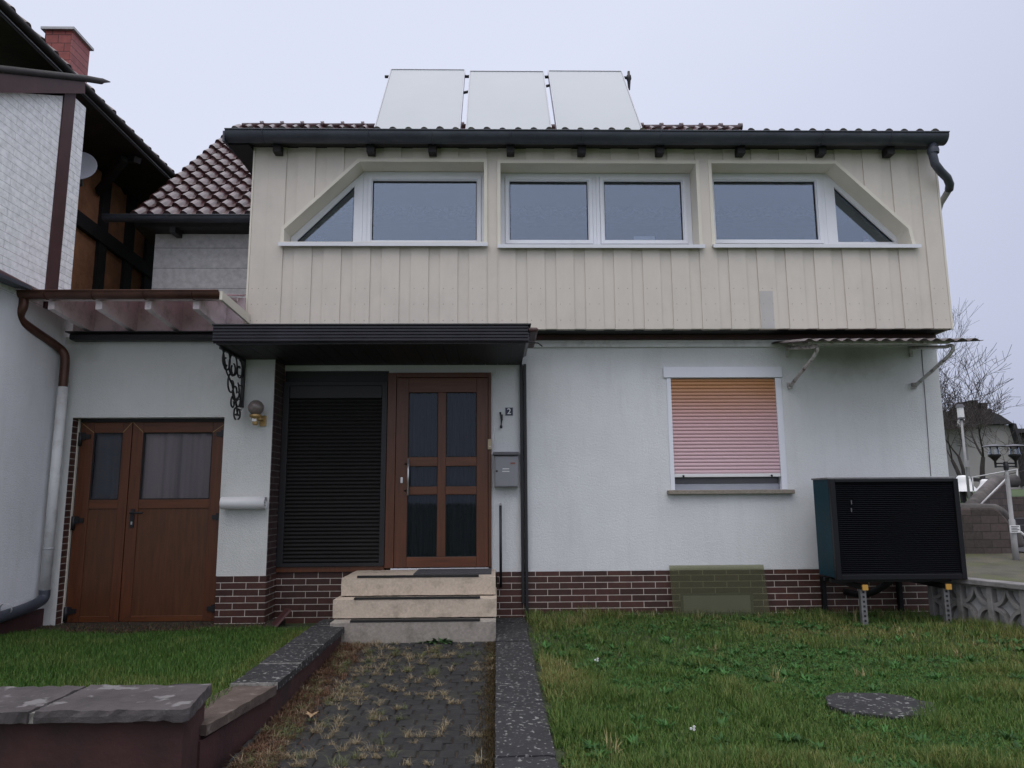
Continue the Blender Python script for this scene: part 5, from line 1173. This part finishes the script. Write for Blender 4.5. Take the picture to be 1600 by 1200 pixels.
# inside the upper windows
p = aY(1354, 380, YF+.14)
t = thing('bottle', 'small white bottle with a red cap behind the triangular right window', 'bottle', (p.x, YF+.14, 4.03))
MB().lathe((p.x, YF+.14, 4.03), [(.0005, 0), (.035, 0), (.035, .17), (.03, .19)], 14).build('body', M['white'], t)
MB().lathe((p.x, YF+.14, 4.22), [(.028, 0), (.028, .05), (.0005, .052)], 14).build('cap', M['redlabel'], t)
p = aY(1007, 370, YF+.1)
o = MB().box(p.x-.12, p.x+.12, YF+.10, YF+.13, 4.031, 4.25).build('paper_stack', M['whitepaint']); tag(o, 'pale box standing behind glass at right pane of the middle upper window', 'box')

# ------------------------------------------------------------ grass, weeds
def vnoise(x, y, s, seed=0):
    r = np.random.default_rng(seed); T = r.random((64, 64)); u, v = x*s+100, y*s+100
    i, j = np.floor(u).astype(int), np.floor(v).astype(int); fu, fv = u-i, v-j; fu = fu*fu*(3-2*fu); fv = fv*fv*(3-2*fv)
    g_ = lambda a, b: T[a % 64, b % 64]
    return (g_(i, j)*(1-fu)+g_(i+1, j)*fu)*(1-fv)+(g_(i, j+1)*(1-fu)+g_(i+1, j+1)*fu)*fv
def blades(name, P, h, w, az, lean, col, flat=None):
    n = len(P); d = np.stack([np.cos(az), np.sin(az)], 1); s = np.stack([-np.sin(az), np.cos(az)], 1)
    V = np.zeros((n, 5, 3)); l1 = (h*lean*.35)[:, None]; l2 = (h*lean)[:, None]
    rz = np.sqrt(np.clip(1-np.minimum(lean, .98)**2, .05, 1))
    V[:, 0, :2] = P[:, :2]-s*w[:, None]/2; V[:, 1, :2] = P[:, :2]+s*w[:, None]/2
    V[:, 2, :2] = P[:, :2]+d*l1+s*w[:, None]*.42; V[:, 3, :2] = P[:, :2]+d*l1-s*w[:, None]*.42; V[:, 4, :2] = P[:, :2]+d*l2
    V[:, :, 2] = P[:, 2:3]; V[:, 2, 2] += h*.55*np.sqrt(rz); V[:, 3, 2] += h*.55*np.sqrt(rz); V[:, 4, 2] += h*rz
    me = bpy.data.meshes.new(name); me.vertices.add(n*5); me.vertices.foreach_set('co', V.ravel())
    b0 = np.arange(n)*5; q4 = np.stack([b0, b0+1, b0+2, b0+3], 1); t3 = np.stack([b0+3, b0+2, b0+4], 1)
    lv = np.concatenate([q4, t3], 1).ravel(); me.loops.add(n*7); me.loops.foreach_set('vertex_index', lv)
    me.polygons.add(n*2); st_ = np.stack([np.arange(n)*7, np.arange(n)*7+4], 1).ravel(); tot = np.tile([4, 3], n)
    me.polygons.foreach_set('loop_start', st_); me.polygons.foreach_set('loop_total', tot)
    me.update(calc_edges=True)
    ca = me.color_attributes.new('Col', 'FLOAT_COLOR', 'POINT'); c4 = np.ones((n, 5, 4)); c4[:, :, :3] = col[:, None, :]
    ca.data.foreach_set('color', c4.ravel()); me.materials.append(M['blades'])
    o = bpy.data.objects.new(name, me); C.objects.link(o); return struct(o, 'stuff')
def lawn_cols(x, y, n, yel):
    g1 = np.array([.034, .090, .016]); g2 = np.array([.095, .165, .034]); g3 = np.array([.17, .155, .045]); g4 = np.array([.30, .24, .10])
    a = rng.random(n)[:, None]; c = g1*(1-a)+g2*a
    yy = np.clip(yel+rng.normal(0, .18, n), 0, 1)[:, None]; c = (c*(1-yy)+(g3*(1-a)+g4*a)*yy)*1.15
    return c*(.75+.5*rng.random(n))[:, None]
def lz(x, y): return -.02+.04*np.clip((y-1)/7.4, 0, 1)
# right lawn
n = 175000
yy = 3.0+5.1*np.sqrt(rng.random(n))*1.0; yy = np.where(rng.random(n) < .35, 3.0+2.5*rng.random(n), 3.0+5.08*rng.random(n))
xx = .30+rng.random(n)*(np.minimum(yy*.80+.5, 6.2)-.30)
# the fence line bounds the lawn
fs_ = (xx-A_.x)*nv.x+(yy-A_.y)*nv.y
keep = (fs_ > -.05) | (yy < 7.0)
sl0 = ((xx-2.245)/.30)**2+((yy-4.60)/.27)**2
qs = aZ(1372, 1101, .03); sl0 = ((xx-qs.x)/.30)**2+((yy-qs.y)/.25)**2
keep &= sl0 > 1-.45*vnoise(xx, yy, 9, 31)
edge = .29+.05*(yy-3)/5+.03*np.sin(yy*7)+.02*np.sin(yy*23); keep &= xx > edge
xx, yy = xx[keep], yy[keep]; n = len(xx)
n1 = vnoise(xx, yy, 1.1, 1); n2 = vnoise(xx, yy, 3.3, 2); n3 = vnoise(xx, yy, .6, 3); n5 = vnoise(xx, yy, 8, 5)
def bl(x0, y0, rx, ry): return np.exp(-(((xx-x0)/rx)**2+((yy-y0)/ry)**2))
yel = np.clip((n1*.5+n2*.35+n5*.2-.55)*1.3, 0, .7)+.75*bl(.42, 5.35, .22, .55)+.6*bl(3.4, 7.0, .9, .3)+.8*bl(4.6, 6.3, .7, .3)+.3*bl(.7, 7.5, .6, .35)+.35*bl(2.4, 7.6, .9, .2)
tall = .8*bl(.42, 5.35, .25, .6)+.9*bl(.7, 7.7, .5, .4)+.5*np.exp(-((yy-8.0)/.25)**2)+.6*bl(4.3, 7.0, .8, .4)+.4*(n2 > .7)
h = (.022+.028*rng.random(n)+.026*n2)*(1+1.1*tall); lean = np.clip(rng.normal(.5, .25, n), .05, .95)
blades('grass', np.stack([xx, yy, lz(xx, yy)-.005], 1), h, .0035+.003*rng.random(n), rng.random(n)*2*PI, lean, lawn_cols(xx, yy, n, np.clip(yel, 0, .95)))
# clover patches
m_ = rng.random(n) < .45*np.clip((vnoise(xx, yy, .9, 9)-.42)*4, 0, 1)
cx, cy = xx[m_], yy[m_]; k = len(cx); cc = np.array([.040, .125, .028])*(.6+.8*rng.random(k))[:, None]
blades('clover', np.stack([cx, cy, lz(cx, cy)+.012], 1), .014+.014*rng.random(k), .016+.01*rng.random(k), rng.random(k)*2*PI, np.full(k, .93), cc)
k = 5200; qx, qy = rng.uniform(.4, 5.0, 260), rng.uniform(3.5, 7.7, 260); ii = rng.integers(0, 260, k); a_ = rng.random(k)*2*PI
wx, wy = qx[ii]+.035*np.cos(a_)*rng.random(k), qy[ii]+.03*np.sin(a_)*rng.random(k); ok = (((wx-qs.x)/.36)**2+((wy-qs.y)/.3)**2 > 1) & (wx < wy*.8)
wc = (np.array([.045, .13, .030])*(.7+.6*rng.random(260))[:, None])[ii]*(.7+.6*rng.random(k))[:, None]
blades('broadleaf_weeds', np.stack([wx, wy, lz(wx, wy)+.008], 1)[ok], (.035+.04*rng.random(k))[ok], (.010+.010*rng.random(k))[ok], a_[ok], np.clip(rng.normal(.8, .1, k), .4, .96)[ok], wc[ok])
# longer pale tussocks
TP, TH, TW, TA, TL, TC = [], [], [], [], [], []
for _ in range(210):
    q_ = rng.random()
    if q_ < .30: x, y = rng.normal(.55, .22), rng.normal(7.72, .16)
    elif q_ < .45: x, y = rng.normal(.40, .05), rng.normal(5.35, .32)
    elif q_ < .72: x, y = rng.uniform(.5, 4.9), rng.normal(7.85, .10)
    elif q_ < .85: x, y = rng.normal(4.2, .5), rng.normal(6.9, .3)
    else: x, y = rng.uniform(.5, 4.8), rng.uniform(3.6, 7.6)
    if x < .34 or ((x-qs.x)/.36)**2+((y-qs.y)/.3)**2 < 1 or y > 8.02: continue
    k = int(rng.integers(12, 34)); pale = rng.random() < .45; c0_ = np.array([.30, .26, .12]) if pale else np.array([.085, .16, .035])
    TP.append(np.stack([x+rng.normal(0, .02, k), y+rng.normal(0, .015, k), np.full(k, float(lz(x, y)))], 1)); TH.append((.05+.08*rng.random(k))*rng.uniform(.6, 1.2)); TW.append(.003+.003*rng.random(k)); TA.append(rng.random(k)*2*PI); TL.append(np.clip(rng.normal(.6, .2, k), .1, .97)); TC.append(c0_*(.5+.9*rng.random(k))[:, None])
blades('tussocks', np.concatenate(TP), np.concatenate(TH), np.concatenate(TW), np.concatenate(TA), np.concatenate(TL), np.concatenate(TC))
# left lawn
n = 75000; xx = -4.6+3.0*rng.random(n); yy = 4.12+3.42*rng.random(n)
keep = (yy < 7.28+.12*np.sin(xx*4)+.05*np.sin(xx*13)+.25*np.clip((xx+2.9)/.6, 0, 1))
xx, yy = xx[keep], yy[keep]; n = len(xx); n2 = vnoise(xx, yy, 3, 12)
yel = np.clip((n2-.6)*1.0, 0, .4)+.35*np.exp(-((xx+1.75)/.15)**2)
zz = .13-.13*(yy-3.75)/4.15
blades('grass', np.stack([xx, yy, zz-.005], 1), (.03+.035*rng.random(n)+.02*n2), .0035+.003*rng.random(n), rng.random(n)*2*PI, np.clip(rng.normal(.4, .2, n), .05, .9), lawn_cols(xx, yy, n, np.clip(yel, 0, .8))*np.array([.8, .95, .8]))
# turf strip on the hillside
n = 6000; xx = 6+14*rng.random(n); yy = 14.9+4*rng.random(n); zz = gh(xx, yy)
blades('grass', np.stack([xx, yy, zz], 1), .06+.05*rng.random(n), .02+.02*rng.random(n), rng.random(n)*2*PI, np.full(n, .4), lawn_cols(xx, yy, n, np.zeros(n)))
# dry weeds between the cobbles
T = []
for _ in range(1600):
    y = rng.uniform(3.4, 6.8); u = rng.random()
    x = XP0+.02+(XP1-XP0-.04)*u; ln = .6 if u < .25 else (.33 if u < .72 else .12)
    if (u < .16 and rng.random() < .75) or rng.random() < ln*(.22+.95*float(vnoise(np.array([x]), np.array([y]), 2.5, 21)[0])): 
        yj_ = .6+.1*round((y-.6)/.1); T.append((x, yj_, u))
P_, H_, Wd, Az, Le, Co = [], [], [], [], [], []
for x, y, u in T:
    k = int(rng.integers(20, 46)); sz = rng.uniform(.7, 1.7); br = u < .18 and rng.random() < .75
    base = np.array([.17, .095, .055]) if br else np.array([.30, .245, .15]); 
    if rng.random() < .25: base = np.array([.13, .15, .06])
    a = rng.random(k)*2*PI
    P_.append(np.stack([x+rng.normal(0, .012, k), y+rng.normal(0, .008, k), np.full(k, pz(y)-.004)], 1)); H_.append((.02+.05*rng.random(k))*sz); Wd.append(.0016+.0018*rng.random(k)); Az.append(a); Le.append(np.clip(rng.normal(.9, .10, k), .2, .975)); Co.append(base*(.55+.8*rng.random(k))[:, None])
# ragged brown growth along the left wall foot and greenish along the right edging
k = 15000; y = rng.uniform(3.6, 6.83, k); x = XP0+np.abs(rng.normal(0, .11, k)); P_.append(np.stack([x, y, pz(y)-.003], 1)); H_.append(.012+.03*rng.random(k)); Wd.append(.002+.003*rng.random(k)); Az.append(rng.random(k)*2*PI); Le.append(rng.uniform(.3, .95, k)); Co.append(np.array([.115, .062, .036])*(.4+1.0*rng.random(k))[:, None])
k = 9000; y = rng.uniform(3.4, 6.83, k); x = XP1-np.abs(rng.normal(0, .045, k)); P_.append(np.stack([x, y, pz(y)-.003], 1)); H_.append(.01+.02*rng.random(k)); Wd.append(.002+.002*rng.random(k)); Az.append(rng.random(k)*2*PI); Le.append(rng.uniform(.3, .95, k)); Co.append(np.array([.085, .06, .025])*(.4+1.0*rng.random(k))[:, None])
blades('dry_weeds', np.concatenate(P_), np.concatenate(H_), np.concatenate(Wd), np.concatenate(Az), np.concatenate(Le), np.concatenate(Co))
# debris on the soil strip by the garage
k = 5000; x = rng.uniform(-4.5, -2.3, k); y = 7.25+.55*rng.random(k); blades('dry_weeds', np.stack([x, y, np.full(k, .03)], 1), .01+.03*rng.random(k), .003+.003*rng.random(k), rng.random(k)*2*PI, rng.uniform(.4, .97, k), np.where(rng.random(k)[:, None] < .3, [[.05, .09, .02]], [[.13, .075, .045]])*(.4+rng.random(k))[:, None])
